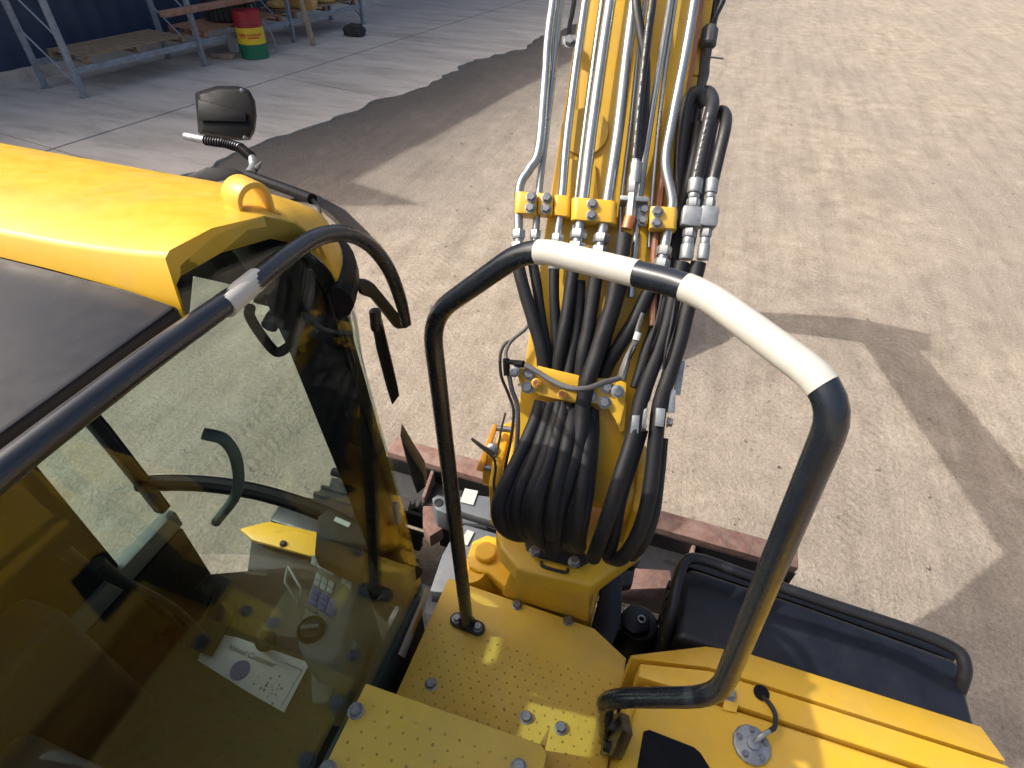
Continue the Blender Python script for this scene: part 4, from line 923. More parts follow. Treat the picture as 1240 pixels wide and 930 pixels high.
# ---------------------------------------------------------------- cab
def cab():
    c = empty_part('cab')
    XL = -1.44; XC = (GX + XL) / 2; HW = (GX - XL) / 2
    front = [(.735, 1.60), (.728, 1.75), (.712, 2.0), (.694, 2.2), (.675, 2.39), (.655, 2.60), (.637, 2.72), (.612, 2.80), (.575, 2.852), (.52, 2.884), (.44, 2.897), (.385, 2.89), (.36, 2.835), (-.2, 2.835), (-.64, 2.83), (-.73, 2.79), (-.76, 2.68), (-.77, 2.2), (-.77, 1.50)]
    # right hand pane and its black border
    def inset(pts, d):
        out = []; n = len(pts)
        for i in range(n):
            a = V((0, *pts[max(i - 1, 0)])); b = V((0, *pts[min(i + 1, n - 1)])); t = (b - a).normalized(); nn = V((0, t.z, -t.y))
            out.append((pts[i][0] - nn.y * d, pts[i][1] - nn.z * d))
        return out
    def yz(p, x): return V((x, p[0], p[1]))
    for side, x in ((1, GX), (-1, XL)):
        pane = [yz(p, x) for p in front] + [V((x, .735, 1.50))]
        MB().prism(pane, V((-.005 * side, 0, 0))).obj('side_window', 'cab_glass', c)
        ins = inset(front, .028); xi = x - .008 * side
        vv = [yz(p, xi) for p in front] + [yz(p, xi) for p in ins]; k = len(front)
        vv += [p - V((.035 * side, 0, 0)) for p in vv]
        ff = []
        for i in range(k - 1):
            ff += [(i, i + 1, k + i + 1, k + i), (2 * k + i, 3 * k + i, 3 * k + i + 1, 2 * k + i + 1), (i, 2 * k + i, 2 * k + i + 1, i + 1), (k + i, k + i + 1, 3 * k + i + 1, 3 * k + i)]
        ff += [(0, k, 3 * k, 2 * k), (k - 1, 3 * k - 1, 4 * k - 1, 2 * k - 1)]
        MB().add(vv, ff).obj('window_frame', 'black_plastic', c)
        # bottom rail of the side
        MB().prism([V((x - .008 * side, .735, 1.50)), V((x - .008 * side, -.77, 1.50)), V((x - .008 * side, -.77, 1.575)), V((x - .008 * side, .735, 1.575))], V((-.045 * side, 0, 0))).obj('sill', 'seal_grey', c, bevel=.006)
        MB().prism([V((x - .008 * side, .72, 1.10)), V((x - .008 * side, -.77, 1.10)), V((x - .008 * side, -.77, 1.497)), V((x - .008 * side, .72, 1.497))], V((-.05 * side, 0, 0))).obj('lower_panel', 'black_paint', c)
        # B pillar
        MB().prism([V((x - .01 * side, -.02, 1.58)), V((x - .01 * side, -.12, 1.58)), V((x - .01 * side, -.12, 2.9)), V((x - .01 * side, -.02, 2.9))], V((-.05 * side, 0, 0))).obj('pillar', 'black_plastic', c)
    # bowed front: y of the front at height z and across x
    def fy(z):
        pts = sorted((q[1], q[0]) for q in front[:9])
        for (z0, y0), (z1, y1) in zip(pts[:-1], pts[1:]):
            if z <= z1: return y0 + (y1 - y0) * max(0, (z - z0)) / (z1 - z0)
        return pts[-1][1]
    def bow(x, k, z=2.8):
        t = min(1, abs(x - XC) / HW); q = max(0, min(1, (z - 2.35) / .3))
        return k * (.6 + .4 * q) * (1 - t ** (2.2 + 5.8 * q))
    NX = 44
    xs = [XC + HW * math.sin(math.pi / 2 * (-1 + 2 * i / NX)) for i in range(NX + 1)]
    # roof shell
    rp = [(.634, 2.74), (.622, 2.78), (.605, 2.81), (.572, 2.85), (.52, 2.884), (.44, 2.906), (.38, 2.91), (.372, 2.905), (.365, 2.84)]
    v = []
    for x in xs:
        t = min(1, abs(x - XC) / HW)
        for i, (y, z) in enumerate(rp):
            wgt = max(0, 1 - i / 6); crown = -.02 * (1 - t ** 4)
            v.append((x, y + bow(x, .17) * wgt ** .8, z + crown * min(1, i / 4) - (bow(x, .05) if i == 0 else 0)))
    n = len(rp); f = [(i * n + j, (i + 1) * n + j, (i + 1) * n + j + 1, i * n + j + 1) for i in range(NX) for j in range(n - 1)]
    top = [V(p) for p in v]; k = len(top); low = [p - V((0, 0, .03)) for p in top]
    f2 = [tuple(reversed([a + k for a in q])) for q in f]
    rim = []
    for i in range(NX): rim += [(i * n, i * n + k, (i + 1) * n + k, (i + 1) * n), (i * n + n - 1, (i + 1) * n + n - 1, (i + 1) * n + n - 1 + k, i * n + n - 1 + k)]
    for j in range(n - 1): rim += [(j, j + 1, j + 1 + k, j + k), (NX * n + j, NX * n + j + k, NX * n + j + 1 + k, NX * n + j + 1)]
    roof = MB().add(top + low, f + f2 + rim).obj('roof', 'yellow_paint', c, angle=75)
    # dark roof panel; its glazed opening is added to throw a sun patch on the deck
    def hole(z):
        q = [p - sd * ((p.z - z) / sd.z) for p in [PZ(x, y, DECK) for x, y in ((645, 885), (655, 858), (700, 842), (718, 850), (702, 906))]]
        return min(p.x for p in q) - .04, max(p.x for p in q) + .03, min(p.y for p in q) - .04, max(p.y for p in q) + .0
    def ringed(name, mat, z, th, x0, x1, y0, y1, bev=0):
        hx0, hx1, hy0, hy1 = hole(z + th / 2); m = MB()
        o = [(x0, y0), (x1, y0), (x1, y1), (x0, y1)]; i_ = [(hx0, hy0), (hx1, hy0), (hx1, hy1), (hx0, hy1)]
        v = [V((*p, z)) for p in o + i_] + [V((*p, z + th)) for p in o + i_]; f = []
        for k in range(4):
            n = (k + 1) % 4; f += [(k, n, 4 + n, 4 + k), (8 + k, 12 + k, 12 + n, 8 + n), (k, 8 + k, 8 + n, n), (4 + k, 4 + n, 12 + n, 12 + k)]
        return m.add(v, f).obj(name, mat, c, bevel=bev)
    ringed('roof_panel', 'navy_paint', 2.838, .02, XL - .003, GX + .003, -.76, .362, .005)
    hx0, hx1, hy0, hy1 = hole(2.86)
    MB().prism([V((hx0 - .02, hy0 - .02, 2.860)), V((hx1 + .02, hy0 - .02, 2.860)), V((hx1 + .02, hy1 + .02, 2.860)), V((hx0 - .02, hy1 + .02, 2.860))], (0, 0, .005)).obj('sun_patch_pane', 'cab_glass', c)
    ringed('headliner', 'interior_dark', 2.775, .02, XL + .05, GX - .05, -.72, .40)
    # lifting eye: bent strap
    e = PZ(301, 246, 2.885); m = MB(); ring = []
    ax = V((.94, -.34, 0)).normalized(); side = V((-ax.y, ax.x, 0))
    for kx in range(15):
        a = math.pi * kx / 14; ring.append((math.cos(a) * .023, .008 + math.sin(a) * .023))
    ring = [(.031, -.02), (.023, -.012)] + ring + [(-.023, -.012), (-.031, -.02)]
    for w0 in (-.014, .014):
        pass
    vo = []; 
    for w0 in (-.019, .019):
        for q in ring: vo.append(e + side * q[0] + UP * q[1] + ax * w0)
        for q in ring: vo.append(e + side * q[0] * .74 + UP * (q[1] * .8 - .002) + ax * w0)
    kk = len(ring); ff = []
    for i in range(kk - 1):
        ff += [(i, i + 1, kk + i + 1, kk + i), (2 * kk + i, 3 * kk + i, 3 * kk + i + 1, 2 * kk + i + 1), (i, 2 * kk + i, 2 * kk + i + 1, i + 1), (kk + i, kk + i + 1, 3 * kk + i + 1, 3 * kk + i)]
    ff += [(0, kk, 3 * kk, 2 * kk), (kk - 1, 3 * kk - 1, 4 * kk - 1, 2 * kk - 1)]
    m.add(vo, ff).obj('lifting_eye', 'yellow_paint', c, bevel=.002)
    # front window, its bottom bar, corner pillars
    def fgrid(z0, z1, off=0):
        v = []; nz = 8
        for i in range(nz + 1):
            z = z0 + (z1 - z0) * i / nz
            for x in xs: v.append(V((x, fy(z) + bow(x, .17, z) - off - .004, z)))
        nn = len(xs); f = [(i * nn + j, i * nn + j + 1, (i + 1) * nn + j + 1, (i + 1) * nn + j) for i in range(nz) for j in range(nn - 1)]
        return v, f
    MB().add(*fgrid(1.76, 2.70)).obj('front_window', 'cab_glass', c)
    MB().add(*fgrid(1.28, 1.70)).obj('lower_front_window', 'cab_glass', c)
    MB().tube([V((x, fy(1.73) + bow(x, .17, 1.73) - .02, 1.73)) for x in xs], .026, 10, smooth=False).obj('window_bar', 'black_plastic', c)
    MB().tube([V((x, fy(2.70) + bow(x, .17) - .025, 2.70)) for x in xs], .03, 10, smooth=False).obj('header_bar', 'black_plastic', c)
    zb = PY(320, 343, .80).z
    v_, f_ = fgrid(zb, 2.72, .02); f_ = [q for q in f_ if min(v_[i].x for i in q) > -1.29]; MB().add(v_ + [p - V((0, .012, 0)) for p in v_], f_ + [tuple(i + len(v_) for i in q[::-1]) for q in f_]).obj('roller_blind', 'interior_dark', c)
    for x, s in ((GX - .012, 1), (XL + .012, -1)):
        pp = []
        for y, z in front[:9]: pp.append((y - .005, z))
        vv = []
        for y, z in pp:
            
            kw = 1 if s > 0 else .42
            for dx, dy in ((0, 0), (-.035 * s * kw, .03 * kw), (-.085 * s * kw, .015 * kw), (-.08 * s * kw, -.05 * kw), (0, -.055 * kw)): vv.append(V((x + dx, y + dy - .012, z)))
        ff = [(i * 5 + j, i * 5 + (j + 1) % 5, i * 5 + 5 + (j + 1) % 5, i * 5 + 5 + j) for i in range(len(pp) - 1) for j in range(5)] + [(4, 3, 2, 1, 0), tuple((len(pp) - 1) * 5 + j for j in range(5))]
        MB().add(vv, ff).obj('front_pillar', 'black_plastic', c, bevel=.006)
    MB().prism([V((XL + .016, .02, 1.58)), V((XL + .016, .515, 1.58)), V((XL + .016, .515, 2.8)), V((XL + .016, .02, 2.8))], V((.025, 0, 0))).obj('sun_block_panel', 'black_plastic', c, bevel=.005)  # opaque panel added on the left side to keep sun off the step
    # rear wall with rear window
    MB().prism([V((XL, -.775, 1.1)), V((GX, -.775, 1.1)), V((GX, -.775, 2.1)), V((XL, -.775, 2.1))], (0, -.03, 0)).obj('rear_panel', 'yellow_paint', c)
    MB().prism([V((XL + .06, -.78, 2.1)), V((GX - .06, -.78, 2.1)), V((GX - .06, -.78, 2.78)), V((XL + .06, -.78, 2.78))], (0, -.006, 0)).obj('rear_window', 'cab_glass', c)
    # floor and front deck edge
    MB().prism([V((XL + .05, -.77, 1.18)), V((GX - .06, -.77, 1.18)), V((GX - .06, .70, 1.18)), V((XC, .9, 1.18)), V((XL + .05, .70, 1.18))], (0, 0, .04)).obj('floor', 'floor_mat', c)
    # yellow front cowl outside, below the lower front glass
    MB().prism([PZ(x, y, 1.262) for x, y in ((326, 631), (392, 646), (386, 676), (305, 653), (290, 640))], (0, 0, -.02)).obj('front_cowl', 'pin_yellow', c, bevel=.004)
    MB().prism([PZ(x, y, 1.2) for x, y in ((305, 653), (386, 678), (420, 700), (300, 690))], (0, 0, -.02)).obj('cowl_shelf', 'black_paint', c)
    MB().prism([PZ(x, y, .98) for x, y in ((346, 597), (432, 612), (420, 655), (380, 646), (326, 630))], (0, 0, -.03)).obj('fender', 'navy_paint', c, bevel=.01)
    bolt(PZ(343, 659, 1.262), UP, .02, c, 'black_paint')
    # guard tube along the right side with tape and front bracket
    r = .0122
    pts = [V((-.47, -.22, 2.66)), V((-.445, -.2, 2.76)), V((-.43, -.12, 2.83)), V((-.43, .05, 2.86)), V((-.432, .25, 2.862)), P(293, 353, .625), P(345, 312, .70), P(385, 287, .77), P(420, 283, .83), P(448, 297, .89), P(470, 325, .95), P(484, 360, 1.02), P(492, 392, 1.07)]
    g = MB().tube(pts, [r] * 10 + [r * .98, r * .95, r * .8], 18, 8).obj('guard_tube', 'rail_paint', c)
    MB().tube([P(272, 371.5, .6), P(283, 362, .6125), P(293, 353, .625), P(312, 337.5, .651)], r + .0008, 20).obj('reflective_tape', 'tape_white', c)
    MB().prism([P(431, 338, .96), P(448, 340, .97), P(455, 345, .98), P(490, 388, 1.075), P(495, 398, 1.09), P(482, 399, 1.09), P(452, 362, 1.0), P(440, 358, .98)], V((-.012, .004, 0))).obj('guard_bracket', 'black_paint', c, bevel=.003)
    # black work lamp bracket outside the front pillar
    MB().prism([PY(x, y, .80) for x, y in ((451, 398), (458, 388), (465, 398), (482, 470), (484, 480), (475, 492), (468, 470), (456, 425))], V((-.02, .03, 0))).obj('lamp_bracket', 'black_paint', c, bevel=.004)
    MB().lathe([(.010, 0), (.012, .005), (.012, .04), (.008, .045)], PY(456, 400, .80), (-.1, .3, 1), 14).obj('lamp_stud', 'black_paint', c)
    MB().prism([PY(x, y, .86) for x, y in ((484, 528), (500, 555), (513, 575), (516, 590), (505, 600), (496, 575))], V((-.02, .05, 0))).obj('mud_flap', 'rubber', c, bevel=.006)
    # smoked sun visor over the front window with its pipe
    vis = [P(352, 243, 1.12), P(378, 246, 1.10), P(402, 262, 1.08), P(440, 300, 1.06), P(466, 322, 1.06), P(448, 285, 1.16), P(418, 256, 1.2), P(384, 238, 1.22)]
    MB().prism(vis, V((0, 0, .004))).obj('sun_visor', 'smoke_visor', c)
    MB().tube([P(300, 212, 1.2), P(330, 223, 1.16), P(355, 232, 1.12), P(378, 241, 1.08)], .0105, 12).obj('visor_pipe', 'black_plastic', c)
    MB().tube([P(378, 242, 1.08), P(386, 252, 1.08), P(388, 272, 1.06)], .004, 8).obj('lamp_wire', 'hose_rubber', c)
    # ------------------------------------------------ interior
    seat(c, XC); console(c)
    return c
def empty_part(name):
    o = bpy.data.objects.new(name, None); SC.collection.objects.link(o); o.location = (-.95, 0, 1.1); WLOC[o.name] = V((-.95, 0, 1.1))
    o.parent = X; o.matrix_parent_inverse = Matrix.Translation(-WLOC['excavator']); o.empty_display_size = .1
    return o
def seat(c, XC):
    MB().prism([V((XC - .25, -.42, 1.55)), V((XC + .25, -.42, 1.55)), V((XC + .24, .08, 1.57)), V((XC - .24, .08, 1.57))], (0, 0, .13)).obj('seat_cushion', 'seat_fabric', c, bevel=.04, bseg=4)
    MB().prism([V((XC - .24, -.40, 1.66)), V((XC + .24, -.40, 1.66)), V((XC + .21, -.55, 2.3)), V((XC - .21, -.55, 2.3))], (0, -.11, .02)).obj('seat_back', 'seat_fabric', c, bevel=.04, bseg=4)
    MB().prism([V((XC - .13, -.53, 2.31)), V((XC + .13, -.53, 2.31)), V((XC + .12, -.56, 2.52)), V((XC - .12, -.56, 2.52))], (0, -.08, .0)).obj('headrest', 'seat_fabric', c, bevel=.03, bseg=3)
    MB().prism([V((XC - .2, -.4, 1.221)), V((XC + .2, -.4, 1.221)), V((XC + .2, .05, 1.221)), V((XC - .2, .05, 1.221))], (0, 0, .33)).obj('seat_base', 'interior_dark', c, bevel=.02)
    # left console with armrest
    MB().prism([V((-1.36, -.45, 1.221)), V((-1.2, -.45, 1.221)), V((-1.2, .3, 1.221)), V((-1.36, .3, 1.221))], (0, 0, .62)).obj('left_console', 'interior_dark', c, bevel=.04, bseg=3)
    # curved grey grab handle and travel levers
    MB().tube([PY(246, 525, .42), PY(272, 533, .43), PY(287, 560, .44), PY(286, 598, .45), PY(262, 632, .45)], .0095, 14).obj('grab_handle', 'seal_grey', c)
    for x in (-1.30, -1.19):
        MB().tube([V((x, .5, 1.22)), V((x, .48, 1.5)), V((x + .01, .42, 1.78)), V((x + .01, .40, 1.9))], [.011, .011, .012, .019], 12).obj('travel_lever', 'interior_dark', c)
        MB().prism([V((x - .05, .46, 1.235)), V((x + .045, .46, 1.235)), V((x + .045, .62, 1.28)), V((x - .05, .62, 1.28))], (0, 0, .015)).obj('pedal', 'black_plastic', c, bevel=.004)
    # floor mat ribs
    # frame handle seen inside the front window
    MB().tube([PY(303, 372, .60), PY(303, 384, .6), PY(318, 408, .6), PY(334, 426, .6), PY(346, 422, .6), PY(362, 408, .6), PY(378, 396, .6)], .0085, 10).obj('window_handle', 'interior_dark', c)
    mh = MB().prism([PY(x, y, .66) for x, y in ((300, 368), (318, 350), (338, 346), (352, 368), (333, 376))], V((0, .03, 0))).obj('interior_mirror', 'interior_dark', c, bevel=.01)
    MB().lathe([(.012, 0), (.014, .01), (.014, .03)], PY(334, 380, .655), (.2, -1, -.2), 14).obj('mirror_stem', 'interior_dark', c)
    # wiper motor and arm at the bottom of the front glass
    MB().tube([PY(403, 571, .80), PY(420, 576, .8), PY(437, 584, .79)], .012, 12).obj('wiper_motor', 'cable_grey', c)
    MB().prism([PY(x, y, .775) for x, y in ((438, 580), (446, 581), (440, 596), (434, 603), (424, 602), (426, 597))], V((0, .01, 0))).obj('wiper_bracket', 'galvanised', c, bevel=.002)
    MB().tube([PY(432, 578, .79), PY(440, 566, .79), PY(446, 558, .78)], .008, 10).obj('wiper_arm', 'black_plastic', c)
def console(c):
    # right console: slim panel rising beside the glass with switches, dial and key
    def K(px, py, z): return PZ(px, py, z)
    z0 = 1.80
    body = [K(x, y, z0) for x, y in ((392, 668), (440, 690), (428, 735), (412, 790), (398, 806), (372, 800), (359, 782), (362, 760), (374, 715))]
    b = MB().prism(body, (0, 0, -.45)).obj('right_console', 'console_grey', c, bevel=.012, bseg=3)
    def pad(pts, mat, name, h=.004, z=z0 + .0015): return MB().prism([K(x, y, z) for x, y in pts], (0, 0, h)).obj(name, mat, c, bevel=.0012)
    def grid(o, a, b_, na, nb, mat, name, gap=.12):
        o, a, b_ = V((*o, 0)), V((*a, 0)), V((*b_, 0))
        for i in range(na):
            for j in range(nb):
                q = [o + a * ((i + u) / na) + b_ * ((j + w_) / nb) for u, w_ in ((gap / 2, gap / 2), (1 - gap / 2, gap / 2), (1 - gap / 2, 1 - gap / 2), (gap / 2, 1 - gap / 2))]
                pad([(p.x, p.y) for p in q], mat, name)
    grid((378, 671), (28, 15), (-2, 13), 4, 1, 'button_pale', 'switch')
    grid((415, 693), (13, 8), (-3, 13), 2, 1, 'button_pale', 'switch')
    grid((383, 693), (23, 13), (-4, 15), 3, 2, 'button_pale', 'switch')
    grid((379, 710), (31, 20), (-6, 20), 3, 3, 'button_blue', 'blue_switch', .08)
    pad([(370, 731), (384, 740), (383, 744), (369, 735)], 'seal_grey', 'trim_strip')
    o = K(377, 763, z0)
    MB().lathe([(.034, .001), (.034, .006), (.030, .008), (.029, .004), (.0, .004)], o, UP, 30).obj('dial_rim', 'black_plastic', c)
    MB().lathe([(.026, .005), (.024, .012), (.0, .012)], o, UP, 24).obj('dial', 'interior_dark', c)
    MB().box((-.022, -.005, .013), (.022, .005, .022), (V((.9, .4, 0)).normalized(), V((-.4, .9, 0)).normalized(), UP), o).obj('dial_grip', 'seal_grey', c, bevel=.002)
    # lower part: armrest bracket with screws
    MB().prism([K(x, y, 1.66) for x, y in ((376, 806), (410, 818), (398, 850), (378, 850))], (0, 0, -.02)).obj('console_foot', 'console_grey', c, bevel=.004)
    for x, y in ((404, 799), (427, 782)): MB().lathe([(.011, 0), (.011, .006), (.006, .008), (.0, .008)], K(x, y, 1.72), UP, 18).obj('screw', 'galvanised', c)
    MB().prism([K(x, y, 1.71) for x, y in ((400, 806), (430, 775), (440, 780), (410, 812))], (0, 0, -.006)).obj('bracket_strip', 'seal_grey', c, bevel=.002)
    # dark monitor hood with its label
    zc = 1.88
    m = [K(x, y, zc) for x, y in ((384, 624), (398, 615), (448, 640), (448, 654), (438, 700), (380, 672))]
    MB().prism(m, (0, 0, -.06)).obj('monitor', 'interior_dark', c, bevel=.01, bseg=3)
    MB().prism([K(x, y, zc + .001) for x, y in ((407, 626), (425, 634), (422, 639), (404, 631))], (0, 0, .002)).obj('monitor_label', 'sticker_white', c)
    # open metal tray beside the console
    MB().tube([K(349, 686, 1.6), K(364, 712, 1.6), K(362, 732, 1.6), K(345, 705, 1.6), K(348, 688, 1.6)], .004, 8, smooth=False).obj('tray_frame', 'console_grey', c)
    # joystick
    MB().tube([PZ(322, 780, 1.235), PZ(322, 779, 1.3), PZ(322, 776, 1.34), PZ(322, 774, 1.36)], [.02, .022, .034, .024], 14).obj('joystick', 'interior_dark', c)
    # warning label on the glass
    MB().prism([PX(x, y, GX + .0015) for x, y in ((516, 711), (521, 714), (490, 797), (482, 792))], V((.0008, 0, 0))).obj('warning_label', 'sticker_white', c)
    MB().prism([PX(x, y, GX + .003) for x, y in ((509, 737), (512, 739), (501, 768), (498, 766))], V((.0006, 0, 0))).obj('label_print', 'decal_amber', c)
    MB().prism([PX(x, y, GX - .02) for x, y in ((468, 622), (483, 600), (488, 612), (470, 650))], V((-.001, 0, 0))).obj('pillar_sticker', 'sticker_white', c)
cab()
# paper floor mat lying in the cab, its own thing
def paper():
    z = 1.225
    pts = [PZ(x, y, z) for x, y in ((287, 772), (375, 803), (344, 863), (300, 838), (240, 800), (250, 765))]
    p = MB().prism(pts, (0, 0, .002)).obj('paper_mat', 'paper_white')
    tag(p, 'printed white paper floor mat lying on the cab floor', 'paper')
    d = (PZ(334, 800, z) - PZ(290, 782, z)); ang = math.atan2(d.y, d.x)
    cu = bpy.data.curves.new('lettering', 'FONT'); cu.body = 'Valued Customer'; cu.size = .026; cu.extrude = .0002; cu.shear = .25
    o = bpy.data.objects.new('lettering', cu); SC.collection.objects.link(o); cu.materials.append(MAT['print_grey'])
    dg = bpy.context.evaluated_depsgraph_get(); me = bpy.data.meshes.new_from_object(o.evaluated_get(dg)); bpy.data.objects.remove(o)
    if not me.materials: me.materials.append(MAT['print_grey'])
    end = PZ(337, 801, z + .004); wd = max(v.co.x for v in me.vertices)
    place('lettering', me, end - d.normalized() * wd - UP.cross(d).normalized() * .022, Matrix.Rotation(ang, 3, 'Z').to_quaternion(), p)
    a, b_, cc2 = PZ(345, 803, z), PZ(366, 812, z), PZ(341, 856, z)
    for q0, q1 in ((a, b_), (b_, cc2)):
        n = (q1 - q0).cross(UP).normalized() * .0012
        MB().prism([q0 - n + UP * .003, q1 - n + UP * .003, q1 + n + UP * .003, q0 + n + UP * .003], (0, 0, .0004)).obj('border_line', 'print_blue', p)
    MB().lathe([(.032, .0), (.032, .0006)], PZ(291, 812, z) + UP * .003, UP, 24).obj('emblem', 'print_blue', p)
    m = MB()
    for i in range(26):
        q = PZ(random.gauss(328, 9), random.gauss(832, 6), z) + UP * .0026
        r = random.uniform(.002, .007); m.add([q + V((r * math.cos(t) * random.uniform(.5, 1), r * math.sin(t) * random.uniform(.5, 1), 0)) for t in [k * 1.2566 for k in range(5)]], [(0, 1, 2, 3, 4)])
    o = m.obj('muddy_marks', 'paper_dirt', p); o['kind'] = 'stuff'
paper()
# ---------------------------------------------------------------- mirror at the cab's left front corner
def mirror():
    d = 2.0
    out = [(236, 112), (262, 104), (288, 104), (302, 109), (309, 122), (311, 140), (309, 158), (303, 170), (285, 170), (240, 162)]
    a = [P(x, y, d) for x, y in out]; cen = sum(a, V()) / len(a)
    back = [cen + (p - cen) * .86 + ray(280, 140) * -.05 for p in a]; n = len(a)
    far = [p + ray(280, 140) * .03 for p in a]
    m = MB().add(back + a + far, [tuple(range(n))] + [(i, (i + 1) % n, n + (i + 1) % n, n + i) for i in range(n)] + [(n + i, n + (i + 1) % n, 2 * n + (i + 1) % n, 2 * n + i) for i in range(n)] + [tuple(range(3 * n - 1, 2 * n - 1, -1))]).obj('wing_mirror', 'black_plastic', X, bevel=.006)
    MB().prism([cen + (p - cen) * .88 + ray(280, 140) * .0315 for p in a], ray(280, 140) * .002).obj('mirror_glass', 'mirror_glass', m)
    nb = -ray(303, 140).normalized()
    MB().lathe([(.013, 0), (.013, .012), (.008, .014), (.006, .006)], P(304, 140, 1.97), nb, 18).obj('pivot_bolt', 'copper', m)
    MB().prism([P(x, y, 1.945) for x, y in ((240, 120), (298, 135), (298, 148), (240, 146))], nb * .006).obj('back_rib', 'black_plastic', m, bevel=.003)
    for x, y in ((293, 110), (297, 167)): bolt(P(x, y, 1.955), nb, .012, m)
    # corrugated conduit with bracket
    pts = [P(225, 165, 1.9), P(250, 170, 1.88), P(272, 173, 1.86), P(291, 179, 1.84), P(304, 190, 1.83), P(307, 200, 1.82)]
    cdt = MB().tube(pts, .013, 12, 10).obj('mirror_arm', 'galvanised', m)
    for i in range(22):
        t = i / 21; k = min(int(t * 3), 2); q = pts[1 + k].lerp(pts[2 + k], t * 3 - k) if k < 3 else pts[-2]
        dd = (pts[2 + k] - pts[1 + k]).normalized()
        MB().lathe([(.013, -.003), (.0165, -.0015), (.0165, .0015), (.013, .003)], q, dd, 12).obj('conduit_ring', 'black_plastic', m)
    MB().prism([P(x, y, 1.8) for x, y in ((300, 214), (309, 200), (317, 194), (316, 202), (306, 216))], ray(300, 205) * -.02).obj('arm_bracket', 'black_paint', m, bevel=.003)
    MB().tube([P(307, 200, 1.82), P(303, 208, 1.75), P(296, 216, 1.6), P(285, 222, 1.4), P(262, 228, 1.25)], .012, 12).obj('arm_foot', 'galvanised', m)
    # lamp cowl on the cab's front left roof
    MB().prism([P(x, y, 1.35) for x, y in ((220, 214), (250, 200), (285, 202), (305, 212), (300, 222), (270, 232), (225, 234))], V((0, 0, -.03))).obj('roof_cowl', 'black_plastic', X, bevel=.01)
mirror()

# ---------------------------------------------------------------- undercarriage: tracks, blade, grey arm frames
def tracks():
    for x0, x1 in ((-1.52, -1.04), (.60, 1.08)):
        fr = MB().prism([V((x0 + .1, -1.05, .25)), V((x1 - .1, -1.05, .25)), V((x1 - .1, 1.05, .25)), V((x0 + .1, 1.05, .25))], (0, 0, .3)).obj('track', 'black_paint', X, bevel=.02)
        R = .33; zc = R + .045; n = 46; ya, yb = -1.2, 1.40
        per = 2 * (yb - ya) + 2 * math.pi * R
        xc = (x0 + x1) / 2
        shoe = MB(); shoe.box((-(x1 - x0) / 2, -.052, -.014), ((x1 - x0) / 2, .052, .014)); shoe.box((-(x1 - x0) / 2, -.048, .0145), ((x1 - x0) / 2, -.03, .038)); shoe.box((-(x1 - x0) / 2, .02, .0145), ((x1 - x0) / 2, .036, .034))
        me, _ = shoe.mesh('track_shoe', 'rubber')
        for i in range(n):
            s = per * i / n
            if s < yb - ya: p, a = (ya + s, zc + R), 0
            elif s < yb - ya + math.pi * R: t = (s - (yb - ya)) / R; p, a = (yb + R * math.sin(t), zc + R * math.cos(t)), -t
            elif s < 2 * (yb - ya) + math.pi * R: p, a = (yb - (s - (yb - ya) - math.pi * R), zc - R), math.pi
            else: t = (s - 2 * (yb - ya) - math.pi * R) / R; p, a = (ya - R * math.sin(t), zc - R * math.cos(t)), math.pi - t
            place('track_shoe', me, V((xc, p[0], p[1])), Matrix.Rotation(a, 3, 'X').to_quaternion(), fr)
        for y in (ya, yb):
            MB().lathe([(.12, -.16), (.27, -.14), (.29, -.05), (.29, .05), (.27, .14), (.12, .16)], V((xc, y, zc)), V((1, 0, 0)), 30).obj('idler_wheel', 'black_paint', fr)
        for k in range(5):
            MB().lathe([(.05, -.15), (.1, -.14), (.1, .14), (.05, .15)], V((xc, -.8 + k * .4, .15)), V((1, 0, 0)), 18).obj('track_roller', 'black_paint', fr)
tracks()
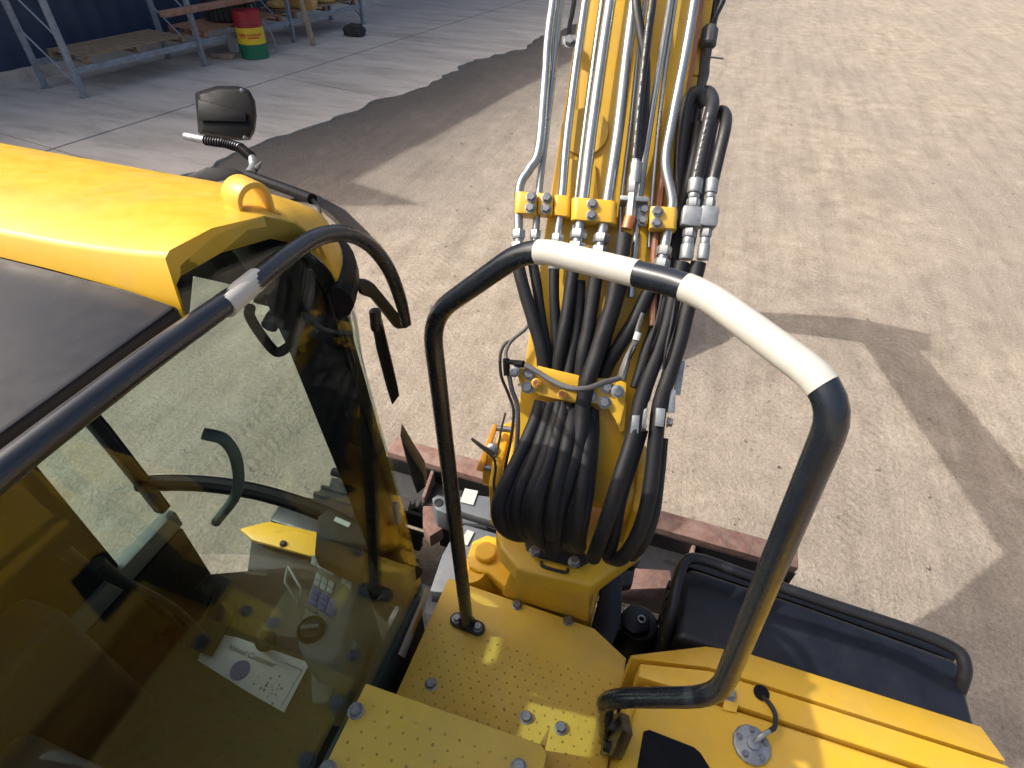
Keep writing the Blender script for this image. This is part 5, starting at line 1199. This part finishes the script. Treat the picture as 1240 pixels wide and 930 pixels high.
def blade():
    y = 2.02; zt_ = .52
    prof = [(0, .02), (.09, .0), (.05, .18), (.03, .30), (.06, .44), (.10, zt_), (-.03, zt_), (-.02, .42), (-.03, .2)]
    b = MB().prism([V((-1.4, y + py, z)) for py, z in prof], (2.4, 0, 0)).obj('dozer_blade', 'rust', X, bevel=.006)
    MB().prism([V((-.95, y - .3, .12)), V((.55, y - .3, .12)), V((.55, y - .29, .45)), V((-.95, y - .29, .45))], (0, .015, 0)).obj('back_plate', 'black_paint', b)  # black colour stands in for the shade inside the blade
    for x in (-1.1, -.62, -.1, .12, .46, .9):
        MB().prism([V((x, y - .042, .05)), V((x, y - .042, .48)), V((x, y - .19, .40)), V((x, y - .19, .1))], (.02, 0, 0)).obj('rib', 'rust', b, bevel=.003)
    MB().prism([V((-1.4, y - .034, .36)), V((1.0, y - .034, .36)), V((1.0, y - .19, .34)), V((-1.4, y - .19, .34))], (0, 0, -.02)).obj('shade_plate', 'black_paint', b)  # black plate added to paint the blade hollow's shade
    MB().prism([V((-1.4, y - .0335, .05)), V((1.0, y - .0335, .05)), V((1.0, y - .0315, .475)), V((-1.4, y - .0315, .475))], (0, -.006, 0)).obj('shade_skin', 'black_paint', b)  # black sheet standing in for shade on the blade's rear face
    # blade arm with rusty top on the right
    q = [PZ(x, yy, .75) for x, yy in ((748, 686), (812, 690), (815, 712), (745, 714))]
    MB().prism(q, (0, 0, -.12)).obj('blade_arm', 'rust', X, bevel=.008)
    MB().prism([V((.06, 1.0, .55)), V((.36, 1.0, .55)), V((.36, 1.36, .55)), V((.06, 1.36, .55))], (0, 0, .1)).obj('arm_frame', 'black_paint', X, bevel=.01)
    # grey arm frames on the left with stickers and a lug hole
    g1 = MB().prism([PZ(x, yy, .98) for x, yy in ((600, 602), (572, 598), (548, 603), (540, 612), (560, 620), (600, 632), (640, 640), (660, 610))], (0, 0, -.06)).obj('grey_arm', 'grey_paint', X, bevel=.008)
    MB().prism([PZ(x, yy, .985) for x, yy in ((563, 592), (579, 595), (573, 612), (557, 608))], (0, 0, .004)).obj('sticker', 'sticker_white', g1)
    MB().prism([PZ(x, yy, .80) for x, yy in ((562, 616), (592, 622), (588, 640), (558, 634))], (0, 0, -.06)).obj('arm_web', 'grey_paint', g1)
    g2 = MB().prism([PZ(x, yy, .95) for x, yy in ((562, 634), (600, 645), (640, 660), (640, 720), (560, 720), (520, 716), (535, 672), (548, 648))], (0, 0, -.1)).obj('grey_arm', 'grey_paint', X, bevel=.01)
    MB().prism([PZ(x, yy, .955) for x, yy in ((566, 642), (574, 645), (566, 661), (556, 658))], (0, 0, .004)).obj('sticker', 'sticker_white', g2)
    lg = MB().prism([PZ(x, yy, 1.0) for x, yy in ((523, 603), (530, 599), (545, 603), (548, 615), (540, 622), (528, 617))], (0, 0, -.14)).obj('arm_lug', 'grey_paint', X, bevel=.006)
    MB().lathe([(.022, 0), (.022, .003), (.017, .004), (.015, .0005)], PZ(531, 609, 1.001), UP, 20).obj('lug_hole', 'black_paint', lg)
    MB().prism([PZ(x, yy, .7) for x, yy in ((512, 612), (528, 612), (536, 640), (520, 650), (512, 636))], (0, 0, -.1)).obj('rusty_link', 'rust', X, bevel=.008)
    MB().prism([V((-.85, .95, .55)), V((.45, .95, .55)), V((.45, 1.2, .55)), V((-.85, 1.2, .55))], (0, 0, .12)).obj('cross_member', 'black_paint', X, bevel=.01)
blade()
